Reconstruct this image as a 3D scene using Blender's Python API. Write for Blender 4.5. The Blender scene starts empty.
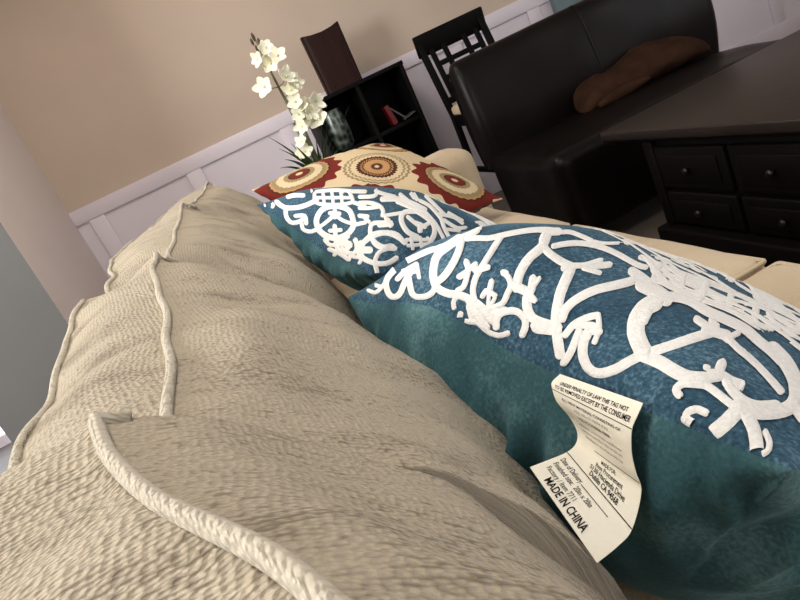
import bpy, bmesh, math, random
from mathutils import Vector, Matrix, noise
random.seed(7)
S = bpy.context.scene
COL = S.collection
PI = math.pi
V = Vector

# ------------------------------------------------------------------ helpers
def lin(c):
    return tuple(((v/255)/12.92 if v/255 <= .04045 else ((v/255+.055)/1.055)**2.4) for v in c) + (1.0,)

def newmat(name):
    m = bpy.data.materials.new(name); m.use_nodes = True
    nt = m.node_tree; b = nt.nodes['Principled BSDF']
    return m, nt, b

def N(nt, typ, **kw):
    n = nt.nodes.new(typ)
    for k, v in kw.items():
        if k in n.inputs: n.inputs[k].default_value = v
        else: setattr(n, k, v)
    return n

def ramp(nt, fac, stops, interp='LINEAR'):
    r = nt.nodes.new('ShaderNodeValToRGB'); cr = r.color_ramp; cr.interpolation = interp
    while len(cr.elements) < len(stops): cr.elements.new(0.5)
    for e, (p, c) in zip(cr.elements, stops):
        e.position = p; e.color = c if len(c) == 4 else (*c, 1)
    nt.links.new(fac, r.inputs['Fac'])
    return r.outputs['Color']

def mathn(nt, op, a, b=None, c=None):
    n = nt.nodes.new('ShaderNodeMath'); n.operation = op
    for i, v in enumerate((a, b, c)):
        if v is None: continue
        if hasattr(v, 'is_output'): nt.links.new(v, n.inputs[i])
        else: n.inputs[i].default_value = v
    return n.outputs[0]

def mixc(nt, fac, a, b):
    n = nt.nodes.new('ShaderNodeMix'); n.data_type = 'RGBA'
    for sock, v in ((n.inputs[0], fac), (n.inputs[6], a), (n.inputs[7], b)):
        if hasattr(v, 'is_output'): nt.links.new(v, sock)
        else: sock.default_value = v
    return n.outputs[2]

def plain(name, rgb, rough=.6, var=.06, scale=12, bump=0, bscale=150, spec=.4, metal=0, coat=0, sheen=0):
    m, nt, b = newmat(name)
    tc = N(nt, 'ShaderNodeTexCoord')
    no = N(nt, 'ShaderNodeTexNoise', Scale=scale, Detail=4)
    nt.links.new(tc.outputs['Object'], no.inputs['Vector'])
    c = lin(rgb)
    lo = tuple(v*(1-var) for v in c[:3]); hi = tuple(min(1, v*(1+var)) for v in c[:3])
    nt.links.new(ramp(nt, no.outputs['Fac'], [(.3, lo), (.7, hi)]), b.inputs['Base Color'])
    b.inputs['Roughness'].default_value = rough
    b.inputs['Specular IOR Level'].default_value = spec
    b.inputs['Metallic'].default_value = metal
    b.inputs['Coat Weight'].default_value = coat
    b.inputs['Sheen Weight'].default_value = sheen
    if bump:
        n2 = N(nt, 'ShaderNodeTexNoise', Scale=bscale, Detail=3)
        nt.links.new(tc.outputs['Object'], n2.inputs['Vector'])
        bp = N(nt, 'ShaderNodeBump', Strength=bump, Distance=.002)
        nt.links.new(n2.outputs['Fac'], bp.inputs['Height'])
        nt.links.new(bp.outputs['Normal'], b.inputs['Normal'])
    return m

def obj(name, verts, faces, mat, parent=None, uvs=None, smooth=True, mats=None, fmat=None):
    me = bpy.data.meshes.new(name)
    me.from_pydata([tuple(v) for v in verts], [], faces)
    if uvs is not None:
        uvl = me.uv_layers.new(name='UVMap')
        for lp in me.loops: uvl.data[lp.index].uv = uvs[lp.vertex_index]
    me.materials.append(mat)
    for mm in (mats or []): me.materials.append(mm)
    if fmat:
        for p, i in zip(me.polygons, fmat): p.material_index = i
    if smooth: me.polygons.foreach_set('use_smooth', [True]*len(me.polygons))
    o = bpy.data.objects.new(name, me); COL.objects.link(o)
    if parent is not None: o.parent = parent; o.matrix_parent_inverse = parent.matrix_world.inverted()
    return o

def obm(name, bm, mat, parent=None, smooth=False, angle=35):
    me = bpy.data.meshes.new(name); bmesh.ops.recalc_face_normals(bm, faces=bm.faces)
    bm.to_mesh(me); bm.free(); me.materials.append(mat)
    if smooth:
        me.polygons.foreach_set('use_smooth', [True]*len(me.polygons))
        me.set_sharp_from_angle(angle=math.radians(angle))
    o = bpy.data.objects.new(name, me); COL.objects.link(o)
    if parent is not None: o.parent = parent; o.matrix_parent_inverse = parent.matrix_world.inverted()
    return o

def thing(name, loc, label, cat, group=None):
    o = bpy.data.objects.new(name, None); COL.objects.link(o); o.location = loc
    o.matrix_world = Matrix.Translation(loc)
    o.empty_display_size = .05
    o['label'] = label; o['category'] = cat
    if group: o['group'] = group
    return o

def tag(o, label, cat, group=None):
    o['label'] = label; o['category'] = cat
    if group: o['group'] = group
    return o

def struct(o): o['kind'] = 'structure'; return o

def box(bm, x0, x1, y0, y1, z0, z1, bev=0, seg=2, M=None):
    r = bmesh.ops.create_cube(bm, size=1)
    vs = r['verts']
    for v in vs:
        v.co = V(((x0+x1)/2+v.co.x*(x1-x0), (y0+y1)/2+v.co.y*(y1-y0), (z0+z1)/2+v.co.z*(z1-z0)))
    if bev:
        es = list({e for v in vs for e in v.link_edges})
        rr = bmesh.ops.bevel(bm, geom=es, offset=bev, segments=seg, affect='EDGES', profile=.5)
        vs = list({v for f in rr['faces'] for v in f.verts} | {v for v in vs if v.is_valid})
    if M is not None:
        for v in vs: v.co = M @ v.co
    return vs

def bx(name, d, mat, parent=None, bev=.003, seg=2, M=None):
    bm = bmesh.new(); box(bm, *d, bev=bev, seg=seg, M=M)
    return obm(name, bm, mat, parent, smooth=bev > 0, angle=50)

def bar(name, p0, p1, w, d, mat, parent=None, bev=.003, side=V((1, 0, 0))):
    """rectangular bar from p0 to p1, w along side, d across"""
    p0, p1 = V(p0), V(p1); z = (p1-p0); L = z.length; z.normalize()
    x = (side - z*side.dot(z)).normalized(); y = z.cross(x)
    M = Matrix((x, y, z)).transposed().to_4x4(); M.translation = p0
    return bx(name, (-w/2, w/2, -d/2, d/2, 0, L), mat, parent, bev, 2, M)

def tube_data(pts, r, n=8, closed=False):
    vs, fs = [], []
    pts = [V(p) for p in pts]; m = len(pts)
    rr = r if hasattr(r, '__len__') else [r]*m
    up = V((0, 0, 1)); prev = None
    for i, p in enumerate(pts):
        a = pts[i-1] if (i > 0 or closed) else pts[i]
        b = pts[(i+1) % m] if (i < m-1 or closed) else pts[i]
        t = (b-a).normalized()
        if prev is None:
            x = t.orthogonal().normalized() if abs(t.dot(up)) > .9 else up.cross(t).normalized()
        else:
            x = (prev - t*prev.dot(t)).normalized()
        prev = x; y = t.cross(x)
        for k in range(n):
            a_ = 2*PI*k/n
            vs.append(p + (x*math.cos(a_)+y*math.sin(a_))*rr[i])
    for i in range(m if closed else m-1):
        j = (i+1) % m
        for k in range(n):
            fs.append((i*n+k, i*n+(k+1) % n, j*n+(k+1) % n, j*n+k))
    if not closed:
        fs.append(tuple(range(n-1, -1, -1))); fs.append(tuple((m-1)*n+k for k in range(n)))
    return vs, fs

def tube(name, pts, r, mat, parent=None, n=8, closed=False):
    vs, fs = tube_data(pts, r, n, closed)
    uv = [(v.y, v.x+v.z) for v in vs]
    return obj(name, vs, fs, mat, parent, uvs=uv)

def lathe(name, prof, mat, parent, c=(0, 0, 0), n=32):
    vs, fs = [], []
    for r, z in prof:
        for k in range(n):
            a = 2*PI*k/n; vs.append(V((c[0]+r*math.cos(a), c[1]+r*math.sin(a), c[2]+z)))
    for i in range(len(prof)-1):
        for k in range(n):
            fs.append((i*n+k, i*n+(k+1) % n, (i+1)*n+(k+1) % n, (i+1)*n+k))
    return obj(name, vs, fs, mat, parent)

def catmull(P, n):
    """n points through control points P (any dimension tuples)"""
    P = [tuple(p) for p in P]; m = len(P)
    if m == 2: P = [P[0], tuple((a+b)/2 for a, b in zip(*P)), P[1]]; m = 3
    out = []
    for i in range(n):
        t = i/(n-1)*(m-1); k = min(int(t), m-2); f = t-k
        p0, p1, p2, p3 = P[max(k-1, 0)], P[k], P[k+1], P[min(k+2, m-1)]
        out.append(tuple(.5*(2*b+(c-a)*f+(2*a-5*b+4*c-d)*f*f+(3*b-a-3*c+d)*f**3) for a, b, c, d in zip(p0, p1, p2, p3)))
    return out

def interp(P, y):
    """P: list (y, ...) ascending; smooth interpolation"""
    if y <= P[0][0]: return P[0][1:]
    if y >= P[-1][0]: return P[-1][1:]
    for i in range(len(P)-1):
        a, b = P[i], P[i+1]
        if a[0] <= y <= b[0]:
            f = (y-a[0])/(b[0]-a[0]); out = []
            for k in range(1, len(a)):
                p0 = P[i-1] if i > 0 else a; p3 = P[i+2] if i+2 < len(P) else b
                m1 = (b[k]-p0[k])/(b[0]-p0[0]) if b[0] != p0[0] else 0
                m2 = (p3[k]-a[k])/(p3[0]-a[0]) if p3[0] != a[0] else 0
                h = b[0]-a[0]
                out.append((2*f**3-3*f*f+1)*a[k]+(f**3-2*f*f+f)*h*m1+(-2*f**3+3*f*f)*b[k]+(f**3-f*f)*h*m2)
            return tuple(out)

def sstep(a, b, x):
    t = max(0, min(1, (x-a)/(b-a))); return t*t*(3-2*t)

# ------------------------------------------------------------------ camera
F_PX = 647.0; YAW = math.radians(8.1); PIT = math.radians(17.4); ROLL = math.radians(25.6)
cam_d = bpy.data.cameras.new('camera'); cam = bpy.data.objects.new('camera', cam_d); COL.objects.link(cam)
cam_d.sensor_width = 36; cam_d.lens = F_PX/800*36; cam_d.clip_start = .01
fw = V((math.sin(YAW)*math.cos(PIT), math.cos(YAW)*math.cos(PIT), -math.sin(PIT)))
r0 = V((math.cos(YAW), -math.sin(YAW), 0)); u0 = r0.cross(fw)
Rv = math.cos(ROLL)*r0-math.sin(ROLL)*u0; Uv = math.sin(ROLL)*r0+math.cos(ROLL)*u0
Mc = Matrix((Rv, Uv, -fw)).transposed().to_4x4(); Mc.translation = (0, 0, .92)
cam.matrix_world = Mc
S.camera = cam

# ------------------------------------------------------------------ materials
M_wall = plain('beige_paint', (188, 171, 155), .85, .03, 3, .15, 300)
M_white = plain('white_trim_paint', (214, 206, 214), .5, .02, 4, .05, 120)
M_wing = plain('warm_white_paint', (212, 201, 197), .7, .02, 3, .06, 160)
M_wing_shade = plain('wing_shade_grey', (102, 102, 101), .8, .04, 3, .1, 200)  # shade on the left stub's end face, put into its colour
M_ceil = plain('ceiling_paint', (225, 222, 215), .9, .02, 3)
M_floor = plain('dark_wood_floor', (92, 84, 76), .45, .25, 6)
M_black = plain('black_stained_wood', (9, 8, 8), .55, .3, 18, .1, 90, spec=.08)
M_red_item = plain('red_plastic', (84, 15, 12), .4, .1, 20)
M_paper = plain('grey_paper', (70, 70, 70), .6, .1, 30)
M_seatpad = plain('beige_seat_fabric', (200, 178, 150), .8, .08, 60, .3, 400)
M_blue = plain('blue_grey_panel', (96, 112, 118), .6, .08, 10)
M_brownp = plain('brown_plush', (46, 30, 21), .95, .3, 14, .8, 120, spec=.05)
M_metal = plain('dull_metal', (58, 54, 50), .45, .1, 30, metal=1)
M_pot = plain('glazed_pot', (70, 66, 62), .35, .1, 20)
M_tagcloth = plain('white_tag_cloth', (236, 230, 214), .85, .02, 40, .08, 900, spec=.1)
M_ink = plain('black_ink', (22, 20, 20), .8, .05, 40, spec=.1)
M_inkgrey = plain('faint_grey_ink', (125, 122, 116), .8, .05, 40, spec=.1)
M_embro = plain('white_chenille_embroidery', (226, 224, 220), .9, .07, 260, .7, 520, spec=.1, sheen=.2)
M_petal = plain('cream_petal', (242, 238, 214), .6, .05, 60)
M_petal.node_tree.nodes['Principled BSDF'].inputs['Subsurface Weight'].default_value = .1
M_throat = plain('yellow_green_throat', (214, 212, 158), .6, .1, 60)
M_stem = plain('green_stem', (104, 108, 76), .6, .15, 40)
M_bud = plain('brown_bud', (70, 58, 44), .7, .2, 60)
M_leaf = plain('dark_green_leaf', (44, 66, 34), .45, .25, 30)
M_velvet_seam = None

def leather():
    m, nt, b = newmat('dark_brown_leather')
    tc = N(nt, 'ShaderNodeTexCoord')
    no = N(nt, 'ShaderNodeTexNoise', Scale=5, Detail=5)
    nt.links.new(tc.outputs['Object'], no.inputs['Vector'])
    nt.links.new(ramp(nt, no.outputs['Fac'], [(.3, lin((11, 8, 8))), (.75, lin((18, 14, 12)))]), b.inputs['Base Color'])
    b.inputs['Roughness'].default_value = .36; b.inputs['Specular IOR Level'].default_value = .14
    vo = N(nt, 'ShaderNodeTexVoronoi', Scale=260)
    nt.links.new(tc.outputs['Object'], vo.inputs['Vector'])
    bp = N(nt, 'ShaderNodeBump', Strength=.25, Distance=.001)
    nt.links.new(vo.outputs['Distance'], bp.inputs['Height']); nt.links.new(bp.outputs['Normal'], b.inputs['Normal'])
    return m
M_leather = leather()

def wood(name, a, bcol, scale=(1.2, 14, 14), rough=.4, wave=0.0, spec=.4):
    m, nt, b = newmat(name)
    tc = N(nt, 'ShaderNodeTexCoord'); mp = N(nt, 'ShaderNodeMapping'); mp.inputs['Scale'].default_value = scale
    nt.links.new(tc.outputs['Object'], mp.inputs['Vector'])
    no = N(nt, 'ShaderNodeTexNoise', Scale=3, Detail=6, Distortion=1.2)
    nt.links.new(mp.outputs['Vector'], no.inputs['Vector'])
    fac = no.outputs['Fac']
    if wave:
        wv = N(nt, 'ShaderNodeTexWave', Scale=wave, Distortion=7, Detail=2); wv.inputs['Detail Scale'].default_value = .6
        nt.links.new(mp.outputs['Vector'], wv.inputs['Vector'])
        fac = mathn(nt, 'ADD', mathn(nt, 'MULTIPLY', fac, .5), mathn(nt, 'MULTIPLY', wv.outputs['Fac'], .5))
    nt.links.new(ramp(nt, fac, [(.25, lin(a)), (.8, lin(bcol))]), b.inputs['Base Color'])
    b.inputs['Roughness'].default_value = rough; b.inputs['Specular IOR Level'].default_value = spec
    bp = N(nt, 'ShaderNodeBump', Strength=.12, Distance=.002)
    nt.links.new(fac, bp.inputs['Height']); nt.links.new(bp.outputs['Normal'], b.inputs['Normal'])
    return m
M_tabletop = wood('dark_worn_table_wood', (24, 18, 16), (36, 28, 24), (14, 1.2, 14), .38)
M_tablebody = wood('dark_carved_wood', (6, 5, 5), (11, 8, 8), (14, 1.2, 14), .6, spec=.1)
M_vasewood = wood('red_brown_grained_wood', (18, 7, 6), (50, 21, 17), (9, 9, 2.2), .5, 3.0, .15)

def chenille(name, base, contrast=1.0, bump=1.0):
    """ribbed woven upholstery; UV in metres: U round the section, V along the sofa"""
    m, nt, b = newmat(name)
    uv = N(nt, 'ShaderNodeUVMap')
    def layer(su, sv, detail, dist=0.0):
        mp = N(nt, 'ShaderNodeMapping'); mp.inputs['Scale'].default_value = (su, sv, 1)
        nt.links.new(uv.outputs['UV'], mp.inputs['Vector'])
        no = N(nt, 'ShaderNodeTexNoise', Scale=1, Detail=detail, Distortion=dist); no.noise_dimensions = '2D'
        nt.links.new(mp.outputs['Vector'], no.inputs['Vector'])
        return no.outputs['Fac']
    slub = layer(60, 300, 2)          # dashes along a row
    patch = layer(9, 22, 3)           # worn patches
    knot = layer(300, 430, 2)
    mpv = N(nt, 'ShaderNodeMapping'); mpv.inputs['Scale'].default_value = (250, 400, 1)
    nt.links.new(uv.outputs['UV'], mpv.inputs['Vector'])
    vo = N(nt, 'ShaderNodeTexVoronoi', Scale=1); vo.voronoi_dimensions = '2D'; vo.feature = 'SMOOTH_F1'
    vo.inputs['Randomness'].default_value = .62; vo.inputs['Smoothness'].default_value = .4
    nt.links.new(mpv.outputs['Vector'], vo.inputs['Vector'])
    kn = mathn(nt, 'SUBTRACT', 1.0, vo.outputs['Distance'])
    h = mathn(nt, 'ADD', mathn(nt, 'MULTIPLY', slub, .75), mathn(nt, 'ADD', mathn(nt, 'MULTIPLY', knot, .2), mathn(nt, 'MULTIPLY', kn, .9)))
    gate = mathn(nt, 'MULTIPLY', h, mathn(nt, 'ADD', mathn(nt, 'MULTIPLY', patch, 1.3), .35))
    c = lin(base)
    dk = tuple(v*(1-.42*contrast)*w for v, w in zip(c[:3], (1, .96, .88))); lt = tuple(min(1, v*(1+.12*contrast)) for v in c[:3])
    nt.links.new(ramp(nt, gate, [(.62, dk), (.86, c[:3]), (1.0, lt)]), b.inputs['Base Color'])
    b.inputs['Roughness'].default_value = .95; b.inputs['Specular IOR Level'].default_value = .1
    b.inputs['Sheen Weight'].default_value = .15
    bp = N(nt, 'ShaderNodeBump', Strength=.9*bump, Distance=.0026)
    nt.links.new(h, bp.inputs['Height']); nt.links.new(bp.outputs['Normal'], b.inputs['Normal'])
    return m
M_chen = chenille('cream_ribbed_chenille', (163, 151, 131))
M_seatf = chenille('smooth_cream_upholstery', (190, 172, 145), .12, .35)
M_pipe = chenille('cream_piping_cloth', (178, 169, 152), .6, .8)

def velvet(name, dark, mid, light, speck=.5):
    m, nt, b = newmat(name)
    tc = N(nt, 'ShaderNodeTexCoord')
    def lay(sc, det):
        no = N(nt, 'ShaderNodeTexNoise', Scale=sc, Detail=det)
        nt.links.new(tc.outputs['Object'], no.inputs['Vector']); return no.outputs['Fac']
    a = lay(14, 4); k = lay(330, 3)
    f = mathn(nt, 'ADD', mathn(nt, 'MULTIPLY', a, 1-speck), mathn(nt, 'MULTIPLY', k, speck))
    nt.links.new(ramp(nt, f, [(.32, lin(dark)), (.52, lin(mid)), (.72, lin(light))]), b.inputs['Base Color'])
    b.inputs['Roughness'].default_value = .8; b.inputs['Specular IOR Level'].default_value = .15
    b.inputs['Sheen Weight'].default_value = .5; b.inputs['Sheen Roughness'].default_value = .35
    b.inputs['Sheen Tint'].default_value = lin(light)
    bp = N(nt, 'ShaderNodeBump', Strength=.35, Distance=.0015)
    nt.links.new(k, bp.inputs['Height']); nt.links.new(bp.outputs['Normal'], b.inputs['Normal'])
    return m
M_blueface = velvet('blue_chenille_ground', (26, 50, 66), (50, 80, 99), (104, 134, 150), .62)
M_teal = velvet('teal_velvet_back', (36, 66, 73), (58, 93, 100), (104, 140, 144), .3)

# ------------------------------------------------------------------ the room
def slab(name, d, mat): return struct(bx(name, d, mat, None, bev=0))
slab('floor', (-3.1, 4.4, -2.3, 4.1, -.1, 0), M_floor)
slab('ceiling', (-3.1, 4.4, -2.3, 4.1, 2.6, 2.7), M_ceil)
slab('wall_far', (-.91, 4.4, 4.0, 4.1, 0, 2.6), M_wall)


# left wall: a short white-faced stub whose end faces the camera, the room goes on beyond it
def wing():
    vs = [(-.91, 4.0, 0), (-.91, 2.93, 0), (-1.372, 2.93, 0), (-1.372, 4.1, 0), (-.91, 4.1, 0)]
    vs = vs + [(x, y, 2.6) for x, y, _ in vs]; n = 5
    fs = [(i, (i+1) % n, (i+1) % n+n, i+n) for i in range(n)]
    return struct(obj('wall_left', vs, fs, M_wing, None, smooth=False, mats=[M_wing_shade], fmat=[0, 1, 0, 0, 0]))
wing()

# outer left wall with a window, alcove wall with a glazed door, back wall with an added fill window
def wall_with_hole(name, axis, pos, t, a0, a1, h0, h1, za, zb, mat):
    bm = bmesh.new()
    for (p, q, z0, z1) in ((a0, h0, 0, 2.6), (h1, a1, 0, 2.6), (h0, h1, 0, za), (h0, h1, zb, 2.6)):
        if q-p < 1e-4 or z1-z0 < 1e-4: continue
        if axis == 'x': box(bm, pos, pos+t, p, q, z0, z1)
        else: box(bm, p, q, pos, pos+t, z0, z1)
    return struct(obm(name, bm, mat))
wall_with_hole('wall_outer_left', 'x', -3.1, .1, -2.3, 4.1, -.6, 1.9, .75, 2.3, M_wall)
wall_with_hole('wall_alcove', 'y', 4.0, .1, -3.0, -1.372, -2.75, -1.5, 0, 2.1, M_white)
wall_with_hole('wall_right', 'x', 4.3, .1, -2.3, 4.0, -.3, 1.9, .8, 2.2, M_wall)
wall_with_hole('wall_back', 'y', -2.3, .1, -3.0, 4.3, .2, 2.6, .8, 2.2, M_wall)

def lit(name, rgb, s):
    m, nt, b = newmat(name)
    tc = N(nt, 'ShaderNodeTexCoord'); sx = N(nt, 'ShaderNodeSeparateXYZ'); nt.links.new(tc.outputs['Object'], sx.inputs[0])
    no = N(nt, 'ShaderNodeTexNoise', Scale=1.5); nt.links.new(tc.outputs['Object'], no.inputs['Vector'])
    b.inputs['Base Color'].default_value = (0, 0, 0, 1)
    c = lin(rgb)
    nt.links.new(ramp(nt, no.outputs['Fac'], [(.3, tuple(v*.9 for v in c[:3])), (.7, c[:3])]), b.inputs['Emission Color'])
    b.inputs['Emission Strength'].default_value = s
    return m
M_day = lit('daylight_pane', (235, 242, 255), 2.2)

def window(name, axis, pos, a0, a1, z0, z1, nb=2, pane=True):
    """frame bars and one lit pane; axis 'x': the wall runs along y"""
    def B(bm, p, q, r, s, d0, d1):
        if axis == 'x': box(bm, pos+d0, pos+d1, p, q, r, s)
        else: box(bm, p, q, pos+d0, pos+d1, r, s)
    w = .06; bm = bmesh.new()
    for (p, q, r, s) in ((a0, a0+w, z0, z1), (a1-w, a1, z0, z1), (a0, a1, z0, z0+w), (a0, a1, z1-w, z1)): B(bm, p, q, r, s, -.03, .03)
    for i in range(1, nb):
        c = a0+(a1-a0)*i/nb; B(bm, c-.02, c+.02, z0, z1, -.02, .02)
    fr = struct(obm(name, bm, M_white))
    bm = bmesh.new(); B(bm, a0+w, a1-w, z0+w, z1-w, -.006, .006)
    obm('pane', bm, M_day, fr)
    return fr
window('window_1', 'x', -3.05, -.6, 1.9, .75, 2.3, 3)
window('door_1', 'y', 4.05, -2.75, -1.5, 0, 2.1, 2)
window('window_3', 'x', 4.35, -.3, 1.9, .8, 2.2, 3)
window('fill_window', 'y', -2.25, .2, 2.6, .8, 2.2, 3)  # added behind the camera to go with the fill light

# wainscot on the far wall: rail, flat stiles, panels, baseboard
struct(bx('trim_1', (-.91, 4.3, 3.975, 4.0, .935, 1.018), M_white, bev=.003))
bm = bmesh.new(); box(bm, -.91, 4.3, 3.99, 4.0, .13, .936)
struct(obm('trim_2', bm, M_white))
for i, x in enumerate((-.79, -.195, .40, .98, 1.55, 2.115, 2.68, 3.25, 3.82)):
    struct(bx('trim_%d' % (i+3), (x-.045, x+.045, 3.976, 3.99, .13, .935), M_white, bev=.002))
struct(bx('baseboard_far', (-.91, 4.3, 3.972, 3.99, 0, .14), M_white, bev=.003))

# ------------------------------------------------------------------ sofa
sofa = thing('sofa', (0, 1.0, 0), 'cream ribbed chenille sofa with piped back cushions, running toward the far white wainscot', 'sofa')

def nz(p, s, a): return noise.noise(V(p)*s)*a

def back_cushion(y0, y1, ridge, rear, front_off, pa=1, pb=1, seed=0, ny=110):
    """loft of closed sections along y; returns cushion with two pipings"""
    nb, nt_, nf, nbt = 10, 14, 36, 6
    secs, uvs, Rl, Tl = [], [], [], []
    for i in range(ny):
        s = .5-.5*math.cos(PI*i/(ny-1)); s = .35*s+.65*i/(ny-1)
        y = y0+(y1-y0)*s
        dA, dB = max(0, y-y0), max(0, y1-y)
        e = max(pa*math.exp(-(dA/.030)**1.2), pb*math.exp(-(dB/.030)**1.2))      # very end
        e2 = max(pa*math.exp(-(dA/.085)**1.5), pb*math.exp(-(dB/.085)**1.5))     # broad pinch
        tx, tz = interp(ridge, y); rx, rz = interp(rear, y)
        tx += nz((y, seed, 0), 9, .006); tz += nz((y, seed, 3), 11, .004)
        rx += nz((y, seed, 7), 8, .008); rz += nz((y, seed, 9), 10, .005)
        T = (tx, tz); Rr = (rx, rz)
        P = []
        P += catmull([(rx+.02+.03*e2, .46), (rx-.02+.03*e2, .62), Rr], nb)[:-1]
        mb = ((tx+rx)/2, (tz+rz)/2+.012-.022*e2)
        P += catmull([Rr, mb, T], nt_)[:-1]
        fc = [T]
        fo = front_off(y) if callable(front_off) else front_off
        for (dx, z) in fo:
            fc.append((tx+dx*(1-.30*e2-.25*e), z+(tz-.84)*(max(0, z-.5)/.34)-.012*e2))
        P += catmull(fc, nf)
        last = P[-1]
        P += catmull([last, ((rx+last[0])/2, .44), (rx+.02+.03*e2, .46)], nbt)[1:-1]
        row = []; ul = []; acc = 0; pv = None
        for k, (x, z) in enumerate(P):
            j = y
            sh = 0
            if nb-1+nt_ <= k < nb-2+nt_+nf:      # the front face
                w = min(1, (k-(nb-2+nt_))/6)
                sh = w*(nz((x*1.2, y, z+seed), 9, .010)+nz((x*2, y*2.2, z+seed), 14, .005))
                sh += w*.006*math.sin((z*55+y*18)+3*noise.noise(V((y*4, z*4, seed))))*math.exp(-((k-nb-nt_)/14)**2)*e2*2
            elif nb-1 < k < nb-2+nt_:
                sh = nz((x, y*1.5, z+seed), 16, .006)
            q = V((x+sh*.6, j, z+sh*.8))
            if pv is not None: acc += (q-pv).length
            pv = q; row.append(q); ul.append((acc, y))
        secs.append(row); uvs += ul
        Rl.append(row[nb-1]); Tl.append(row[nb-2+nt_])
    m = len(secs[0]); vs = [p for r in secs for p in r]; fs = []
    for i in range(ny-1):
        for k in range(m):
            k2 = (k+1) % m
            fs.append((i*m+k, i*m+k2, (i+1)*m+k2, (i+1)*m+k))
    for i, dy in ((0, -.004), (ny-1, .004)):
        c = V((0, 0, 0))
        for p in secs[i]: c += p
        c /= m; c.y += dy; ci = len(vs); vs.append(c); uvs.append((0, c.y))
        for k in range(m):
            a, b = i*m+k, i*m+(k+1) % m
            fs.append((a, b, ci) if i else (b, a, ci))
    # flip so that the normals look out
    fs = [f[::-1] for f in fs]
    c = obj('back_cushion', vs, fs, M_chen, sofa, uvs=uvs)
    for L, r in ((Tl, .0034), (Rl, .0034)):
        pts = [p+V((0, 0, .0015)) for p in L]
        a, b = pts[0], pts[-1]
        k0, dk = (nb-2+nt_, 1) if L is Tl else (nb-1, -1)
        pts = [secs[0][k0+dk*2], secs[0][k0+dk]]+pts+[secs[-1][k0+dk], secs[-1][k0+dk*2]]
        tube('piping', pts, r, M_pipe, c, 10)
    return c

FO = [(.05, .822), (.10, .782), (.145, .735), (.19, .66), (.215, .57), (.20, .47), (.14, .44)]
FOn = [(.025, .822), (.055, .78), (.085, .735), (.115, .66), (.128, .57), (.12, .47), (.09, .44)]
def FO1(y):
    w = sstep(.13, .29, y)
    return [(a*(1-w)+b*.84*w, z) for (a, z), (b, _) in zip(FOn, FO)]
def FO2(y):
    w = .84+.16*sstep(.29, .55, y)
    return [(a*w, z) for a, z in FO]
back_cushion(-.40, .285,
    [(-.40, -.02, .83), (-.1, .0, .825), (.06, -.012, .832), (.13, -.032, .836), (.20, -.07, .836), (.25, -.092, .84), (.285, -.102, .846)],
    [(-.40, -.24, .80), (.1, -.25, .803), (.285, -.25, .81)], FO1, pb=.04, seed=1.3)
back_cushion(.28, .905,
    [(.28, -.085, .815), (.4, -.092, .818), (.54, -.105, .82), (.75, -.130, .836), (.86, -.138, .845), (.905, -.140, .849)],
    [(.28, -.175, .812), (.36, -.186, .815), (.55, -.215, .812), (.8, -.245, .828), (.905, -.25, .835)], FO2, pa=.04, seed=4.1)
back_cushion(.90, 1.56,
    [(.90, -.125, .838), (1.1, -.135, .842), (1.35, -.14, .850), (1.50, -.134, .866), (1.56, -.130, .872)],
    [(.90, -.215, .832), (1.05, -.235, .836), (1.4, -.29, .838), (1.56, -.265, .846)], FO, seed=8.7)
back_cushion(1.555, 2.22,
    [(1.555, -.118, .862), (1.8, -.115, .858), (2.05, -.10, .862), (2.16, -.09, .872), (2.22, -.085, .876)],
    [(1.555, -.235, .845), (1.8, -.23, .85), (2.1, -.20, .858), (2.22, -.17, .868)], FO, seed=12.9)

def puffy(name, x0, x1, y0, y1, z0, z1, r, bulge, mat, parent, n=26, amp=.004, pipe=None):
    hx, hy, hz = (x1-x0)/2, (y1-y0)/2, (z1-z0)/2
    c = V(((x0+x1)/2, (y0+y1)/2, (z0+z1)/2))
    bm = bmesh.new(); bmesh.ops.create_cube(bm, size=2)
    bmesh.ops.subdivide_edges(bm, edges=bm.edges[:], cuts=n, use_grid_fill=True)
    for v in bm.verts:
        p = V([math.copysign(abs(t)**.75, t) for t in v.co])
        q = V((p.x*hx, p.y*hy, p.z*hz))
        inn = V((max(-hx+r, min(hx-r, q.x)), max(-hy+r, min(hy-r, q.y)), max(-hz+r, min(hz-r, q.z))))
        d = q-inn
        if d.length > 1e-7: q = inn+d.normalized()*r
        if p.z > 0: q.z += bulge*(1-p.x**2)*(1-p.y**2)*p.z
        q += V((nz(q+c, 6, amp), nz(q+c+V((5, 0, 0)), 6, amp), nz(q+c+V((0, 9, 0)), 6, amp)))
        v.co = q+c
    uvl = bm.loops.layers.uv.new('UVMap')
    for f in bm.faces:
        nn = f.normal
        for l in f.loops:
            co = l.vert.co
            l[uvl].uv = (co.x if abs(nn.z) > .6 else co.z, co.y if abs(nn.y) < .6 else co.x)
    o = obm(name, bm, mat, parent, smooth=True, angle=80)
    if pipe:
        for z in pipe:
            k = r*.45; pts = []
            for (cx, cy, a0) in ((x1-k, y1-k, 0), (x0+k, y1-k, 90), (x0+k, y0+k, 180), (x1-k, y0+k, 270)):
                for t in range(5):
                    a = math.radians(a0+t*22.5); pts.append(V((cx+k*math.cos(a)*.35, cy+k*math.sin(a)*.35, z)))
            full = []
            for i in range(len(pts)):
                a, b = pts[i], pts[(i+1) % len(pts)]
                nseg = max(1, int((b-a).length/.03))
                for t in range(nseg): full.append(a+(b-a)*t/nseg)
            full = [p+V((nz(p, 5, amp), nz(p+V((5, 0, 0)), 5, amp), nz(p, 7, amp))) for p in full]
            tube('piping', full, .004, M_seatf, o, 8, closed=True)
    return o
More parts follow.
